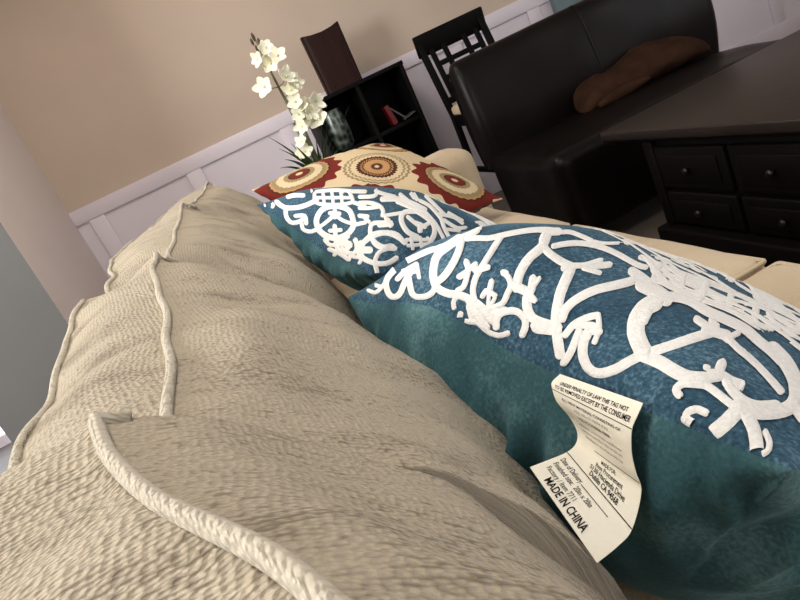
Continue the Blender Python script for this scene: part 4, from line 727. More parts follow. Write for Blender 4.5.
[-114,-533,-192,-444,-80,-547,-111,-484,-65,-558,-30,-540,-50,-573,36,-605,-34,-598,59,-655,-36,-641,49,-701,-57,-686,19,-743,-76,-717,-5,-772,-77,-726,-12,-776,-73,-737,-23,-775,-60,-753,-42,-767],
[51,-840,36,-829,66,-845,25,-815,75,-844,22,-804,82,-838,25,-796,103,-810,46,-770,133,-776,74,-731,168,-755,106,-701,208,-740,150,-685,249,-736,201,-679,291,-746,261,-689,334,-762,326,-714,364,-777,389,-745,392,-799,436,-778,414,-817,467,-803,428,-828,481,-816,446,-835,487,-827,468,-840,484,-838],
[112,-888,100,-878,128,-895,93,-866,139,-895,92,-857,149,-891,96,-849,165,-879,109,-835,188,-861,129,-817,212,-840,150,-797,233,-816,166,-774,254,-788,181,-745,271,-760,193,-716,280,-741,200,-695,280,-731,206,-689,273,-720,216,-687,255,-704,235,-693],
[-14,-217,-110,-122,69,-257,-20,-164,155,-302,59,-204,213,-332,122,-237,235,-340,158,-259,247,-341,193,-283,246,-330,228,-310],
[-23,-235,-114,-149,38,-261,-42,-179,101,-292,18,-206,152,-319,65,-230,174,-328,93,-246,185,-329,124,-267,182,-318,162,-296],
[116,-630,88,-611,144,-641,63,-587,160,-642,49,-567,169,-636,44,-551,178,-615,45,-525,190,-584,42,-484,201,-549,39,-438,215,-518,45,-400,233,-498,63,-375,258,-486,92,-362,289,-478,134,-359,322,-471,181,-362,355,-464,225,-364,386,-454,270,-365,420,-444,318,-364,454,-435,360,-361,481,-426,393,-356,501,-419,414,-351,509,-412,429,-351,508,-402,448,-356,494,-384,473,-368],
[-27,-333,-49,-313,2,-355,-59,-296,27,-370,-57,-290,50,-380,-45,-291,96,-395,-6,-301,167,-421,60,-322,239,-441,140,-351,302,-454,216,-377,357,-459,284,-393,407,-457,345,-400,449,-452,393,-401,478,-448,423,-399,485,-445,435,-400,487,-439,449,-404,481,-427,468,-415],
[215,-529,193,-511,240,-544,177,-492,257,-550,174,-481,271,-551,180,-477,302,-545,213,-474,344,-535,261,-470,387,-520,311,-462,423,-503,354,-452,450,-487,383,-440,473,-471,406,-426,492,-456,425,-412,507,-443,439,-400,518,-434,448,-390,520,-427,456,-387,517,-419,468,-388,504,-405,486,-394],
[-100,-534,-123,-515,-74,-551,-141,-494,-56,-559,-147,-482,-43,-560,-144,-475,-17,-553,-123,-464,20,-543,-94,-449,56,-532,-66,-434,84,-515,-39,-418,111,-499,-14,-401,132,-488,3,-390,134,-481,15,-390,126,-468,35,-399,101,-443,69,-419],
[441,-831,422,-821,462,-837,407,-808,475,-837,402,-799,482,-832,402,-790,491,-810,409,-768,501,-778,418,-736,507,-742,424,-701,509,-710,427,-670,508,-676,427,-638,505,-646,427,-610,503,-625,426,-590,499,-615,428,-583,489,-604,435,-580,471,-591,451,-583],
[465,-436,487,-446,443,-431,506,-462,430,-432,515,-474,423,-438,517,-485,415,-467,511,-515,404,-508,504,-556,406,-554,508,-591,435,-601,521,-608,485,-646,542,-625,544,-686,573,-645,610,-721,611,-665,678,-748,658,-683,744,-767,712,-700,799,-773,759,-708,853,-772,804,-709,902,-761,840,-704,941,-735,870,-687,970,-704,897,-661,989,-683,914,-641,993,-673,923,-635,990,-662,937,-633,977,-648,958,-637],
[449,-475,432,-459,473,-488,423,-444,491,-493,425,-435,507,-493,435,-431,537,-488,464,-425,581,-480,504,-416,629,-474,551,-408,673,-470,597,-404,716,-465,645,-401,755,-464,699,-401,790,-468,759,-410,828,-478,820,-426,870,-493,874,-444,907,-508,924,-463,944,-528,974,-489,980,-550,1017,-515,1005,-565,1043,-531,1019,-572,1056,-540,1033,-574,1062,-550,1050,-571,1061,-562],
[549,-609,533,-593,572,-623,526,-580,590,-630,529,-574,605,-632,539,-571,649,-631,585,-572,714,-627,652,-573,774,-615,711,-567,812,-593,741,-555,818,-561,742,-538,799,-524,725,-511,772,-491,701,-480,756,-470,686,-459,746,-460,682,-450,734,-452,685,-444,714,-444,697,-441],
[710,-554,712,-541,722,-572,726,-535,738,-585,744,-537,759,-595,767,-544,790,-607,797,-556,825,-620,832,-568,854,-630,859,-577,873,-635,877,-585,888,-633,891,-595,899,-624,900,-610],
[702,-612,680,-597,728,-622,665,-581,745,-624,663,-571,756,-620,669,-564,773,-607,689,-554,796,-591,713,-540,819,-575,736,-525,835,-562,752,-512,839,-554,762,-508,836,-544,777,-509,822,-530,801,-517],
[631,-795,653,-806,609,-790,672,-823,596,-791,679,-835,588,-797,677,-844,574,-818,659,-864,551,-847,635,-894,528,-876,614,-925,498,-906,587,-955,467,-936,566,-981,463,-973,564,-997,493,-1016,572,-1009,533,-1053,595,-1029,589,-1094,633,-1056,650,-1130,697,-1087,748,-1158,756,-1103,818,-1155,807,-1098,887,-1136,859,-1083,953,-1109,905,-1064,999,-1074,946,-1038,1022,-1048,973,-1017,1024,-1035,985,-1010,1023,-1024,992,-1004,1018,-1012,1003,-1003],
[205,-967,192,-954,223,-975,186,-940,238,-978,187,-930,252,-976,194,-923,287,-969,218,-910,326,-959,248,-896,360,-951,278,-887,369,-945,293,-886,370,-935,310,-889,358,-918,336,-902],
[475,-981,482,-995,456,-965,475,-1005,438,-956,459,-1007,421,-951,440,-1004,383,-943,402,-997,330,-929,352,-984,288,-917,306,-971,271,-914,288,-964,259,-916,272,-953,253,-925,257,-938],
[606,-972,587,-962,626,-976,572,-947,639,-973,568,-935,649,-967,571,-926,670,-944,589,-903,697,-915,608,-872,718,-884,623,-840,731,-860,633,-814,731,-849,640,-807,724,-838,653,-805,705,-823,678,-811],
[533,-807,530,-795,545,-822,539,-787,561,-833,552,-787,579,-842,570,-792,619,-855,612,-806,666,-870,659,-821,713,-884,707,-836,730,-887,725,-843,743,-885,739,-852,751,-876,750,-864],
[451,-793,451,-782,462,-807,460,-777,477,-819,474,-778,495,-828,491,-784,528,-841,525,-798,566,-856,563,-813,597,-868,595,-825,611,-871,610,-832,622,-870,622,-840,631,-863,630,-852],
[761,-1381,732,-1384,785,-1368,703,-1377,794,-1354,688,-1365,796,-1338,681,-1351,789,-1306,674,-1320,777,-1264,660,-1274,766,-1221,645,-1223,761,-1186,640,-1178,759,-1151,639,-1135,761,-1117,642,-1093,766,-1085,653,-1053,778,-1053,678,-1017,794,-1019,711,-984,815,-986,742,-951,837,-957,770,-919,862,-932,799,-890,893,-910,830,-865,921,-889,866,-844,951,-872,902,-824,987,-856,942,-807,1021,-842,977,-794,1045,-832,1000,-784,1056,-824,1014,-780,1061,-814,1029,-781,1058,-800,1047,-788],
[996,-1067,975,-1063,1016,-1062,959,-1051,1028,-1052,953,-1038,1033,-1037,956,-1024,1037,-1009,966,-1000,1044,-978,964,-966,1051,-953,970,-941,1052,-939,978,-929,1047,-929,991,-921,1031,-919,1012,-917],
[985,-802,972,-799,999,-801,961,-791,1007,-796,957,-783,1011,-789,957,-776,1017,-767,962,-753,1022,-733,965,-719,1025,-697,969,-684,1026,-664,970,-651,1025,-628,969,-615,1026,-597,972,-585,1029,-577,975,-566,1027,-570,977,-559,1022,-563,983,-555,1010,-557,996,-554],
[1079,-806,1065,-804,1092,-803,1053,-798,1099,-797,1049,-791,1102,-790,1048,-783,1105,-768,1050,-761,1105,-736,1050,-729,1103,-701,1049,-694,1101,-670,1047,-663,1096,-635,1042,-629,1092,-605,1039,-599,1092,-586,1039,-580,1090,-579,1041,-574,1084,-573,1047,-569,1072,-568,1059,-567],
[943,-731,942,-720,951,-741,948,-712,961,-748,957,-710,972,-751,968,-710,1007,-756,1003,-715,1051,-762,1047,-721,1095,-766,1090,-724,1129,-767,1124,-726,1139,-766,1135,-728,1148,-762,1145,-733,1154,-753,1153,-743],
[949,-638,946,-628,958,-649,951,-620,968,-655,959,-617,980,-658,970,-617,1023,-663,1012,-622,1072,-667,1061,-626,1113,-669,1102,-628,1123,-668,1113,-630,1131,-664,1123,-635,1135,-654,1132,-644],
[961,-576,954,-567,974,-582,952,-558,984,-585,956,-552,995,-584,964,-549,1023,-577,992,-542,1057,-568,1024,-533,1084,-559,1050,-525,1091,-555,1060,-524,1094,-549,1071,-525,1092,-540,1083,-531],
[-46,-69,-91,-31,1,-103,-137,10,36,-126,-151,27,66,-142,-129,18,145,-181,-51,-18,253,-230,65,-76,336,-256,224,-160,396,-267,313,-193,446,-271,377,-208,492,-269,431,-213,532,-267,472,-212,559,-265,499,-210,565,-262,510,-212,566,-255,523,-217,557,-243,542,-229],
[217,-306,184,-280,251,-327,159,-256,273,-338,153,-245,288,-342,161,-244,314,-341,195,-251,347,-340,239,-257,382,-335,291,-264,417,-331,342,-268,456,-330,396,-274,507,-331,456,-279,565,-335,513,-282,619,-338,565,-285,656,-339,600,-286,665,-338,613,-289,668,-332,628,-295,662,-321,648,-308],
[597,-309,588,-295,614,-324,588,-286,629,-333,596,-284,645,-339,610,-286,681,-349,648,-298,732,-362,702,-313,786,-373,755,-326,833,-378,800,-333,881,-380,847,-336,923,-378,890,-337,951,-376,919,-336,960,-374,931,-337,965,-369,943,-341,964,-359,956,-350],
[644,-309,626,-295,664,-318,613,-281,677,-322,610,-273,686,-321,614,-268,710,-310,636,-257,740,-291,667,-240,767,-267,694,-219,784,-241,709,-199,781,-210,708,-178,769,-179,696,-151,753,-151,672,-120,736,-129,654,-96,723,-115,650,-87,706,-103,653,-82,685,-90,666,-82],
[551,-323,534,-313,569,-329,517,-300,578,-328,510,-290,583,-324,508,-281,586,-302,510,-259,586,-268,511,-226,586,-232,512,-189,588,-199,514,-154,596,-179,519,-126,612,-165,532,-106,632,-155,551,-93,651,-146,568,-84,662,-139,581,-78,664,-133,589,-77,659,-123,601,-80,641,-106,621,-91],
[822,-351,808,-345,835,-352,795,-336,842,-350,788,-328,845,-345,785,-321,845,-321,780,-293,838,-286,771,-257,829,-250,763,-222,824,-223,758,-195,819,-215,760,-189,811,-207,766,-187,796,-197,780,-190],
[483,-186,468,-175,497,-193,457,-163,507,-196,453,-155,513,-194,454,-150,529,-181,468,-136,550,-162,484,-114,566,-142,499,-93,579,-117,516,-72,588,-99,529,-57,588,-94,535,-55,583,-86,543,-57,572,-74,557,-64],
[465,-404,455,-392,480,-414,452,-382,493,-420,456,-377,506,-422,465,-376,555,-425,511,-378,629,-430,580,-381,703,-432,655,-384,762,-433,719,-387,814,-435,777,-391,862,-436,828,-394,903,-436,870,-395,936,-435,904,-394,964,-433,933,-393,986,-431,956,-392,1001,-430,971,-391,1010,-427,982,-392,1014,-422,993,-395,1013,-413,1006,-403],
[36,-1458,43,-1446,35,-1471,56,-1436,40,-1479,67,-1433,48,-1484,78,-1434,76,-1492,104,-1441,122,-1501,136,-1449,181,-1492,166,-1444,244,-1469,211,-1423,289,-1452,249,-1406,302,-1446,264,-1402,309,-1437,280,-1403,308,-1423,297,-1411],
[158,-1332,172,-1323,150,-1346,190,-1321,150,-1358,203,-1325,156,-1368,214,-1334,181,-1400,244,-1367,218,-1446,286,-1412,263,-1485,324,-1444,318,-1506,354,-1455,379,-1514,391,-1460,448,-1516,440,-1461,538,-1509,515,-1455,633,-1494,601,-1439,699,-1480,661,-1424,718,-1472,683,-1421,731,-1462,704,-1423,735,-1446,725,-1432],
[321,-1428,308,-1416,342,-1435,304,-1401,361,-1436,309,-1390,378,-1432,321,-1382,423,-1414,364,-1364,478,-1393,412,-1342,525,-1373,452,-1323,537,-1365,472,-1318,541,-1354,493,-1319,535,-1339,518,-1326],
[354,-1326,373,-1316,346,-1342,399,-1314,350,-1356,419,-1318,363,-1369,438,-1327,391,-1390,473,-1349,423,-1414,511,-1374,451,-1435,541,-1394,470,-1444,554,-1407,492,-1449,557,-1420,523,-1446,546,-1436],
[510,-1291,512,-1277,519,-1306,525,-1266,534,-1315,541,-1262,553,-1321,561,-1263,606,-1329,617,-1270,660,-1338,712,-1286,687,-1359,776,-1326,708,-1409,800,-1375,763,-1451,811,-1387,849,-1446,842,-1377,904,-1430,881,-1362,924,-1420,901,-1357,939,-1405,920,-1357,945,-1384,938,-1366],
[139,-1532,141,-1519,147,-1542,150,-1506,158,-1546,162,-1499,173,-1546,177,-1495,207,-1543,211,-1492,260,-1540,265,-1488,322,-1540,331,-1488,384,-1543,403,-1492,453,-1550,481,-1501,532,-1559,566,-1512,606,-1567,643,-1522],
[672,-1501,666,-1490,687,-1509,671,-1478,704,-1511,682,-1470,722,-1509,698,-1464,809,-1486,787,-1437,872,-1464,893,-1400,861,-1477,953,-1445,855,-1510,951,-1496,856,-1521,945,-1510,864,-1529,932,-1522,884,-1534,908,-1532],
[617,-1466,638,-1464,599,-1473,659,-1468,590,-1481,670,-1475,588,-1491,675,-1484,589,-1509,678,-1503,590,-1530,679,-1525,589,-1546,679,-1542,592,-1553,675,-1550,601,-1558,664,-1556,621,-1562,644,-1561],
[630,-1260,642,-1246,629,-1278,667,-1239,637,-1291,695,-1240,654,-1302,720,-1245,694,-1319,758,-1258,738,-1338,803,-1275,760,-1353,846,-1301,769,-1381,870,-1339,790,-1422,881,-1359,848,-1448,894,-1360,920,-1447,928,-1354,997,-1428,980,-1335,1079,-1388,1035,-1302,1164,-1324,1087,-1256,1236,-1248,1130,-1202,1288,-1163,1178,-1141,1314,-1084,1202,-1083,1306,-1016,1203,-1035,1276,-959,1183,-985,1256,-925,1166,-950,1246,-916,1164,-938,1232,-910,1170,-927,1209,-910,1188,-916],
[725,-1269,693,-1265,752,-1263,664,-1251,765,-1252,652,-1238,771,-1237,649,-1224,773,-1212,653,-1200,774,-1178,656,-1164,777,-1142,663,-1122,783,-1106,679,-1083,792,-1064,697,-1042,802,-1022,716,-998,815,-986,737,-958,832,-952,760,-920,855,-920,785,-884,880,-895,814,-851,906,-877,857,-827,945,-865,909,-812,989,-854,956,-801,1020,-845,986,-793,1033,-839,1001,-792,1040,-830,1016,-794,1041,-816,1032,-803],
[799,-1350,778,-1333,832,-1356,771,-1308,860,-1349,777,-1288,887,-1333,792,-1270,908,-1312,809,-1254,933,-1288,828,-1234,952,-1267,843,-1216,966,-1244,862,-1201,967,-1223,886,-1191,951,-1201,921,-1190],
[636,-1078,646,-1066,636,-1093,669,-1062,643,-1105,695,-1067,659,-1116,718,-1074,714,-1141,759,-1091,776,-1165,799,-1105,832,-1171,832,-1107,895,-1159,870,-1099,961,-1134,909,-1085,1008,-1092,943,-1061,1034,-1041,973,-1022,1045,-1004,979,-987,1046,-991,983,-975,1042,-980,994,-968,1029,-969,1012,-965],
[985,-1087,965,-1079,1006,-1085,951,-1064,1020,-1077,950,-1051,1031,-1064,957,-1038,1043,-1035,975,-1013,1058,-999,982,-975,1074,-964,997,-942,1089,-939,1013,-919,1094,-927,1024,-909,1092,-915,1039,-902,1080,-905,1061,-900],
[1012,-971,1029,-971,997,-977,1044,-977,991,-987,1052,-986,994,-1000,1055,-997,996,-1035,1055,-1030,989,-1084,1053,-1075,992,-1136,1055,-1111,1013,-1184,1072,-1140,1046,-1228,1103,-1171,1092,-1268,1142,-1196,1162,-1293,1194,-1209,1249,-1306,1271,-1215,1350,-1319,1359,-1217,1463,-1326,1461,-1216]]
def strokes_of(data, squeeze=None):
    out = [[tuple(x/1000 for x in r[i:i+4]) for i in range(0, len(r), 4)] for r in data]
    if squeeze:       # the scrollwork repeats towards the middle of the face
        k = -squeeze/(PI/2+squeeze)*.98
        out += [[(a, squeeze+(squeeze-b)*k, c, squeeze+(squeeze-d)*k) for a, b, c, d in st] for st in out]
    return out+[[(a, -b, c, -d) for a, b, c, d in st] for st in out]
def embroider(P, strokes, height):
    # raised ribbons that follow the pillow face, added to its mesh: lists of (u, v) angles of the left and the right edge, u = sin(angle)
    vs, fs, uvs = [], [], []; q = 6
    for si, st in enumerate(strokes):
        b0 = len(vs)
        for i, (a, b, c, d) in enumerate(st):
            for k in range(q+1):
                f = k/q; u, v = a+(c-a)*f, b+(d-b)*f
                u = max(-1.566, min(1.566, u)); v = max(-1.566, min(1.566, v))
                h = .0004+height*(1-abs(2*f-1)**6)+.00012*(si % 6)
                su, sv = math.sin(u), math.sin(v)
                vs.append(P.pt(su, sv, 1)+P.normal(u, v, 1)*h); uvs.append((su*P.hu, sv*P.hv))
        m = q+1
        for i in range(len(st)-1):
            for k in range(q): fs.append((b0+i*m+k, b0+i*m+k+1, b0+(i+1)*m+k+1, b0+(i+1)*m+k))
    P.extra = (vs, fs, uvs)
embroider(P1, strokes_of(EMB1, -.41), .0009)
embroider(P2, strokes_of(EMB2), .0010)
#EMB1END
P1.build('nearest teal pillow with white scroll embroidery and a white law tag on its seam', M_blueface, M_teal)
P2.build('middle teal pillow with white scroll embroidery, between the tagged pillow and the red medallion pillow', M_blueface, M_teal)

def medallion_mat():
    m, nt, b = newmat('medallion_print')
    uv = N(nt, 'ShaderNodeUVMap'); sp = N(nt, 'ShaderNodeSeparateXYZ'); nt.links.new(uv.outputs['UV'], sp.inputs[0])
    U, W = sp.outputs[0], sp.outputs[1]
    cream, red, brown, tan, dk = lin((212, 192, 156)), lin((112, 36, 32)), lin((78, 42, 30)), lin((186, 142, 96)), lin((150, 132, 98))
    col = cream
    def med(cx, cy, rings, lobes, wob, col):
        dx, dy = mathn(nt, 'SUBTRACT', U, cx), mathn(nt, 'SUBTRACT', W, cy)
        d = mathn(nt, 'SQRT', mathn(nt, 'ADD', mathn(nt, 'MULTIPLY', dx, dx), mathn(nt, 'MULTIPLY', dy, dy)))
        a = mathn(nt, 'ARCTAN2', dy, dx)
        w = mathn(nt, 'MULTIPLY', mathn(nt, 'SINE', mathn(nt, 'MULTIPLY', a, lobes)), wob)
        d2 = mathn(nt, 'ADD', d, w)
        R = rings[-1][0]
        stops = [(0.0, rings[0][1])]
        for i in range(len(rings)-1): stops.append((rings[i][0]/R*.999, rings[i+1][1]))
        c = ramp(nt, mathn(nt, 'DIVIDE', d2, R), stops, 'CONSTANT')
        return mixc(nt, mathn(nt, 'LESS_THAN', d2, R), col, c)
    # red scalloped fields behind the corner medallions
    corners = [(.15, -.15), (.15, .16), (-.16, -.15), (-.15, .16)]
    for cx, cy in corners[:3]:
        col = med(cx, cy, [(.07, tan), (.118, red)], 15, .008, col)
    for cx, cy in corners:
        col = med(cx, cy, [(.010, cream), (.026, red), (.032, brown), (.045, dk), (.066, cream), (.078, dk), (.084, tan), (.090, brown)], 24, .0012, col)
    col = med(0, 0, [(.006, cream), (.016, brown), (.036, tan), (.041, brown), (.044, tan), (.056, brown), (.072, cream), (.078, dk), (.084, cream), (.092, dk), (.097, cream)], 30, .0022, col)
    no = N(nt, 'ShaderNodeTexNoise', Scale=500); nt.links.new(uv.outputs['UV'], no.inputs['Vector'])
    col = mixc(nt, mathn(nt, 'MULTIPLY', no.outputs['Fac'], .18), col, lin((90, 70, 50)))
    nt.links.new(col, b.inputs['Base Color'])
    b.inputs['Roughness'].default_value = .9; b.inputs['Specular IOR Level'].default_value = .1
    bp = N(nt, 'ShaderNodeBump', Strength=.3, Distance=.001); nt.links.new(no.outputs['Fac'], bp.inputs['Height'])
    nt.links.new(bp.outputs['Normal'], b.inputs['Normal'])
    return m
M_medal = medallion_mat()
M_brocade = plain('brown_brocade', (74, 62, 46), .9, .6, 90)
P3.build('cream pillow with red and brown round medallions, leaning at the far arm of the sofa', M_medal, M_brocade)


# ------------------------------------------------------------------ settee with the brown pillow
st = thing('settee', (1.73, 2.6, 0), 'dark brown leather settee in front of the far wall, behind the dark table', 'settee')
def settee():
    # back: swept section (y, z) along x with rounded ends
    n = 60; vs, fs, m = [], [], 0
    prof = [(2.86, .36), (2.84, .55), (2.86, .74), (2.885, .83), (2.925, .868), (2.975, .86), (3.01, .80), (3.01, .55), (3.0, .36)]
    prof = catmull(prof, 40); m = len(prof)
    for i in range(n+1):
        s = i/n; x = 1.07+s*1.33
        e = min(s, 1-s)*1.33
        k = math.sqrt(max(0, 1-(1-min(1, e/.05))**2))      # end rounding
        cy, cz = 2.93, .6
        tilt = .03*sstep(.75, 1, s)
        for (y, z) in prof:
            yy = cy+(y-cy)*(.35+.65*k); zz = .36+(z-.36)*(.93+.07*k) if z > .36 else z
            xx = x+(.02*math.sin((z-.36)/.5*PI) if s > .9 else (-.012*math.sin((z-.36)/.5*PI) if s < .1 else 0))
            vs.append(V((xx, yy+nz((x, y, z), 5, .006), zz)))
    for i in range(n):
        for k in range(m-1): fs.append((i*m+k, i*m+k+1, (i+1)*m+k+1, (i+1)*m+k))
    fs.append(tuple(range(m))[::-1]); fs.append(tuple(n*m+k for k in range(m)))
    b = obj('backrest', vs, fs, M_leather, st)
    sm = [V((1.735, 2.838+.0 if False else 0, 0))]
    pts = [V((1.735, y-.002, z)) for (y, z) in prof if z > .42 and y < 2.93]
    tube('seam', pts, .0035, M_leather, b, 6)
    puffy('seat', 1.07, 2.22, 2.24, 2.90, .07, .415, .05, .02, M_leather, st, amp=.006)
    for x in (1.13, 2.15):
        for y in (2.32, 2.92): bx('leg', (x-.025, x+.025, y-.025, y+.025, 0, .37 if y > 2.9 else .08), M_black, st, .004)
settee()

def brown_pillow():
    root = thing('throw_pillow', (1.85, 2.7, .42), 'brown plush pillow lying along the leather settee seat', 'pillow')
    vs, fs = [], []; n, m = 60, 28
    for i in range(n+1):
        s = i/n; e = (1-(2*s-1)**4)**.5 if 0 < s < 1 else 0
        x = 1.50+.68*s
        cy = 2.72+.02*math.sin(s*5); h = (.058+.014*sstep(0, .7, s)+.006*math.sin(s*13))*max(.02, e); w = .13*max(.05, e)
        for k in range(m):
            a = 2*PI*k/m
            y = cy+w*math.copysign(abs(math.cos(a))**.8, math.cos(a)); z = .425+h+h*math.copysign(abs(math.sin(a))**.9, math.sin(a))
            vs.append(V((x, y+(z-.42)*.35, z+nz((x, y, z), 9, .020)+nz((x, y, z), 22, .008))))
    for i in range(n):
        for k in range(m): fs.append((i*m+k, (i+1)*m+k, (i+1)*m+(k+1) % m, i*m+(k+1) % m))
    fs.append(tuple(range(m))); fs.append(tuple(n*m+k for k in range(m))[::-1])
    obj('pillow_body', vs, fs, M_brownp, root)
    pts = [V((1.52+.26*t, 2.60+.012*math.sin(t*4)-.01, .452+.012*t)) for t in [i/16 for i in range(17)]]
    tube('flap', pts, [.006+.020*math.sin(PI*min(1, .1+i/16*.85)) for i in range(17)], M_brownp, root, 12)
brown_pillow()

# ------------------------------------------------------------------ dark table with drawers
tb = thing('coffee_table', (1.6, 1.5, 0), 'dark worn wooden coffee table with drawers, between the sofa and the leather settee', 'table')
bx('tabletop', (1.155, 2.10, .80, 2.03, .438, .470), M_tabletop, tb, .006, 3)
bx('edge_moulding', (1.175, 2.08, .815, 2.00, .422, .44), M_tablebody, tb, .008, 3)
bx('body', (1.20, 2.05, .85, 1.83, .085, .42), M_tablebody, tb, .003)
bx('plinth', (1.150, 2.085, .815, 1.875, .03, .13), M_tablebody, tb, .010, 3)
for x in (1.20, 2.05):
    for y in (.85, 1.83):
        bx('corner_post', (x-.022, x+.022, y-.022, y+.022, .095, .42), M_tablebody, tb, .008, 3)
        bx('foot', (x-.03, x+.03, y-.03, y+.03, 0, .035), M_tablebody, tb, .004)
for i in range(3):
    y0 = .885+i*.312; y1 = y0+.296
    for (za, zb) in ((.265, .40), (.14, .25)):
        d = bx('drawer', (1.182, 1.21, y0, y1, za, zb), M_tablebody, tb, .006, 3)
        bx('drawer_moulding', (1.176, 1.184, y0+.03, y1-.03, za+.025, zb-.025), M_tablebody, d, .003)
        cz, cy = (za+zb)/2, (y0+y1)/2
        bmk = bmesh.new(); bmesh.ops.create_uvsphere(bmk, u_segments=16, v_segments=10, radius=.011)
        for v in bmk.verts: v.co = V((1.163+v.co.x*.8, cy+v.co.y, cz+v.co.z))
        box(bmk, 1.166, 1.178, cy-.004, cy+.004, cz-.004, cz+.004)
        obm('knob', bmk, M_metal, d, smooth=True)

# ------------------------------------------------------------------ chair with a lattice back
ch = thing('dining_chair', (1.38, 3.3, 0), 'black wooden chair with lattice back and beige seat, behind the leather settee', 'chair')
def chair():
    yb, yt = 3.44, 3.54     # back leans away: y at seat height and at the top
    z0, z1 = .62, 1.06
    def Y(z): return yb+(yt-yb)*(z-z0)/(z1-z0)
    for x in (1.19, 1.565):
        bar('back_post', (x, Y(z0)-.0, z0-.02), (x, Y(z1), z1), .034, .032, M_black, ch, .005)
        bar('leg', (x, yb+.05, 0), (x, yb, z0), .034, .032, M_black, ch, .005)
        bar('leg', (x+(.01 if x < 1.3 else -.01), 3.06, 0), (x+(.01 if x < 1.3 else -.01), 3.06, z0-.04), .036, .036, M_black, ch, .004)
    bar('crest_rail', (1.165, Y(1.005), 1.005), (1.59, Y(1.005), 1.005), .022, .115, M_black, ch, .006, side=V((0, 1, .2)))
    for x in (1.24, 1.315, 1.44, 1.515):
        bar('back_slat', (x, Y(.68), .68), (x, Y(.97), .97), .029, .014, M_black, ch, .002)
    for z in (.885, .805, .725):
        bar('lattice_rail', (1.24, Y(z), z), (1.515, Y(z), z), .014, .028, M_black, ch, .002, side=V((0, 1, 0)))
    bar('lower_rail', (1.19, Y(.69), .69), (1.565, Y(.69), .69), .018, .035, M_black, ch, .003, side=V((0, 1, 0)))
    for (p, q) in (((1.2, 3.06, .58), (1.555, 3.06, .58)), ((1.19, 3.06, .58), (1.19, 3.46, .58)), ((1.565, 3.06, .58), (1.565, 3.46, .58)), ((1.19, 3.46, .58), (1.565, 3.46, .58))):
        bar('seat_rail', p, q, .06, .02, M_black, ch, .003, side=V((0, 0, 1)))
    for (p, q) in (((1.2, 3.06, .22), (1.555, 3.06, .22)), ((1.19, 3.06, .3), (1.19, 3.47, .3)), ((1.565, 3.06, .3), (1.565, 3.47, .3))):
        bar('stretcher', p, q, .03, .018, M_black, ch, .003, side=V((0, 0, 1)))
    puffy('seat_pad', 1.178, 1.577, 3.035, 3.425, .608, .662, .02, .012, M_seatpad, ch, n=14, amp=.001)
chair()

# ------------------------------------------------------------------ cube shelf and the things on it
sh = thing('bookshelf', (.805, 3.78, 0), 'black cube bookshelf against the white wainscot, right of the white flowers', 'shelf')
X0, X1, Y0, Y1, ZT = .522, 1.088, 3.60, 3.96, .988
t = .022; zl = [0.02, .342, .666, ZT-t]
for x in (X0, (X0+X1)/2-t/2, X1-t):
    bx('divider' if X0 < x < X1-t else 'side_panel', (x, x+t, Y0+.001, Y1, .0, ZT-t), M_black, sh, .001)
bx('top', (X0-.004, X1+.004, Y0-.004, Y1, ZT-t, ZT), M_black, sh, .002)
for z in zl[:3]:
    for xa, xb in ((X0+t, (X0+X1)/2-t/2), ((X0+X1)/2+t/2, X1-t)): bx('shelf_board', (xa, xb, Y0+.003, Y1, z, z+t), M_black, sh, .001)
bx('back_panel', (X0+t, X1-t, Y1-.006, Y1, .02, ZT-t), M_black, sh, 0)

def wood_vase():
    # a wide flat vase, slightly curved in plan and flaring, with a dipped rim
    vs, fs = [], []; n, m = 40, 30
    for j in range(m+1):
        s = j/m
        for k in range(n):
            a = 2*PI*k/n; cx, sx = math.cos(a), math.sin(a)
            ex = math.copysign(abs(cx)**.35, cx); ey = math.copysign(abs(sx)**.5, sx)
            w = .108+.004*s; d = .050
            x = ex*w; y = ey*d+.25*x*x*4*.0
            dip = .018*(1-(x/w)**2)*s
            vs.append(V((.768+x, 3.73+y, ZT+.325*s-dip*1.0)))
    for j in range(m):
        for k in range(n): fs.append((j*n+k, j*n+(k+1) % n, (j+1)*n+(k+1) % n, (j+1)*n+k))
    fs.append(tuple(range(n))[::-1])
    # inside
    b0 = len(vs)
    for j in range(m+1):
        s = 1-j/m*.9
        for k in range(n):
            o = vs[m*n+k]; c = V((.768, 3.73, o.z))
            vs.append(V((c.x+(o.x-c.x)*.93, c.y+(o.y-c.y)*.85, o.z-.325*(1-s))))
    for k in range(n): fs.append((m*n+k, m*n+(k+1) % n, b0+(k+1) % n, b0+k))
    for j in range(m):
        for k in range(n): fs.append((b0+j*n+k, b0+j*n+(k+1) % n, b0+(j+1)*n+(k+1) % n, b0+(j+1)*n+k))
    o = obj('vase', vs, fs, M_vasewood); o.data.set_sharp_from_angle(angle=math.radians(40))
    tag(o, 'reddish brown wood-grained flat vase standing on top of the black bookshelf', 'vase')
wood_vase()

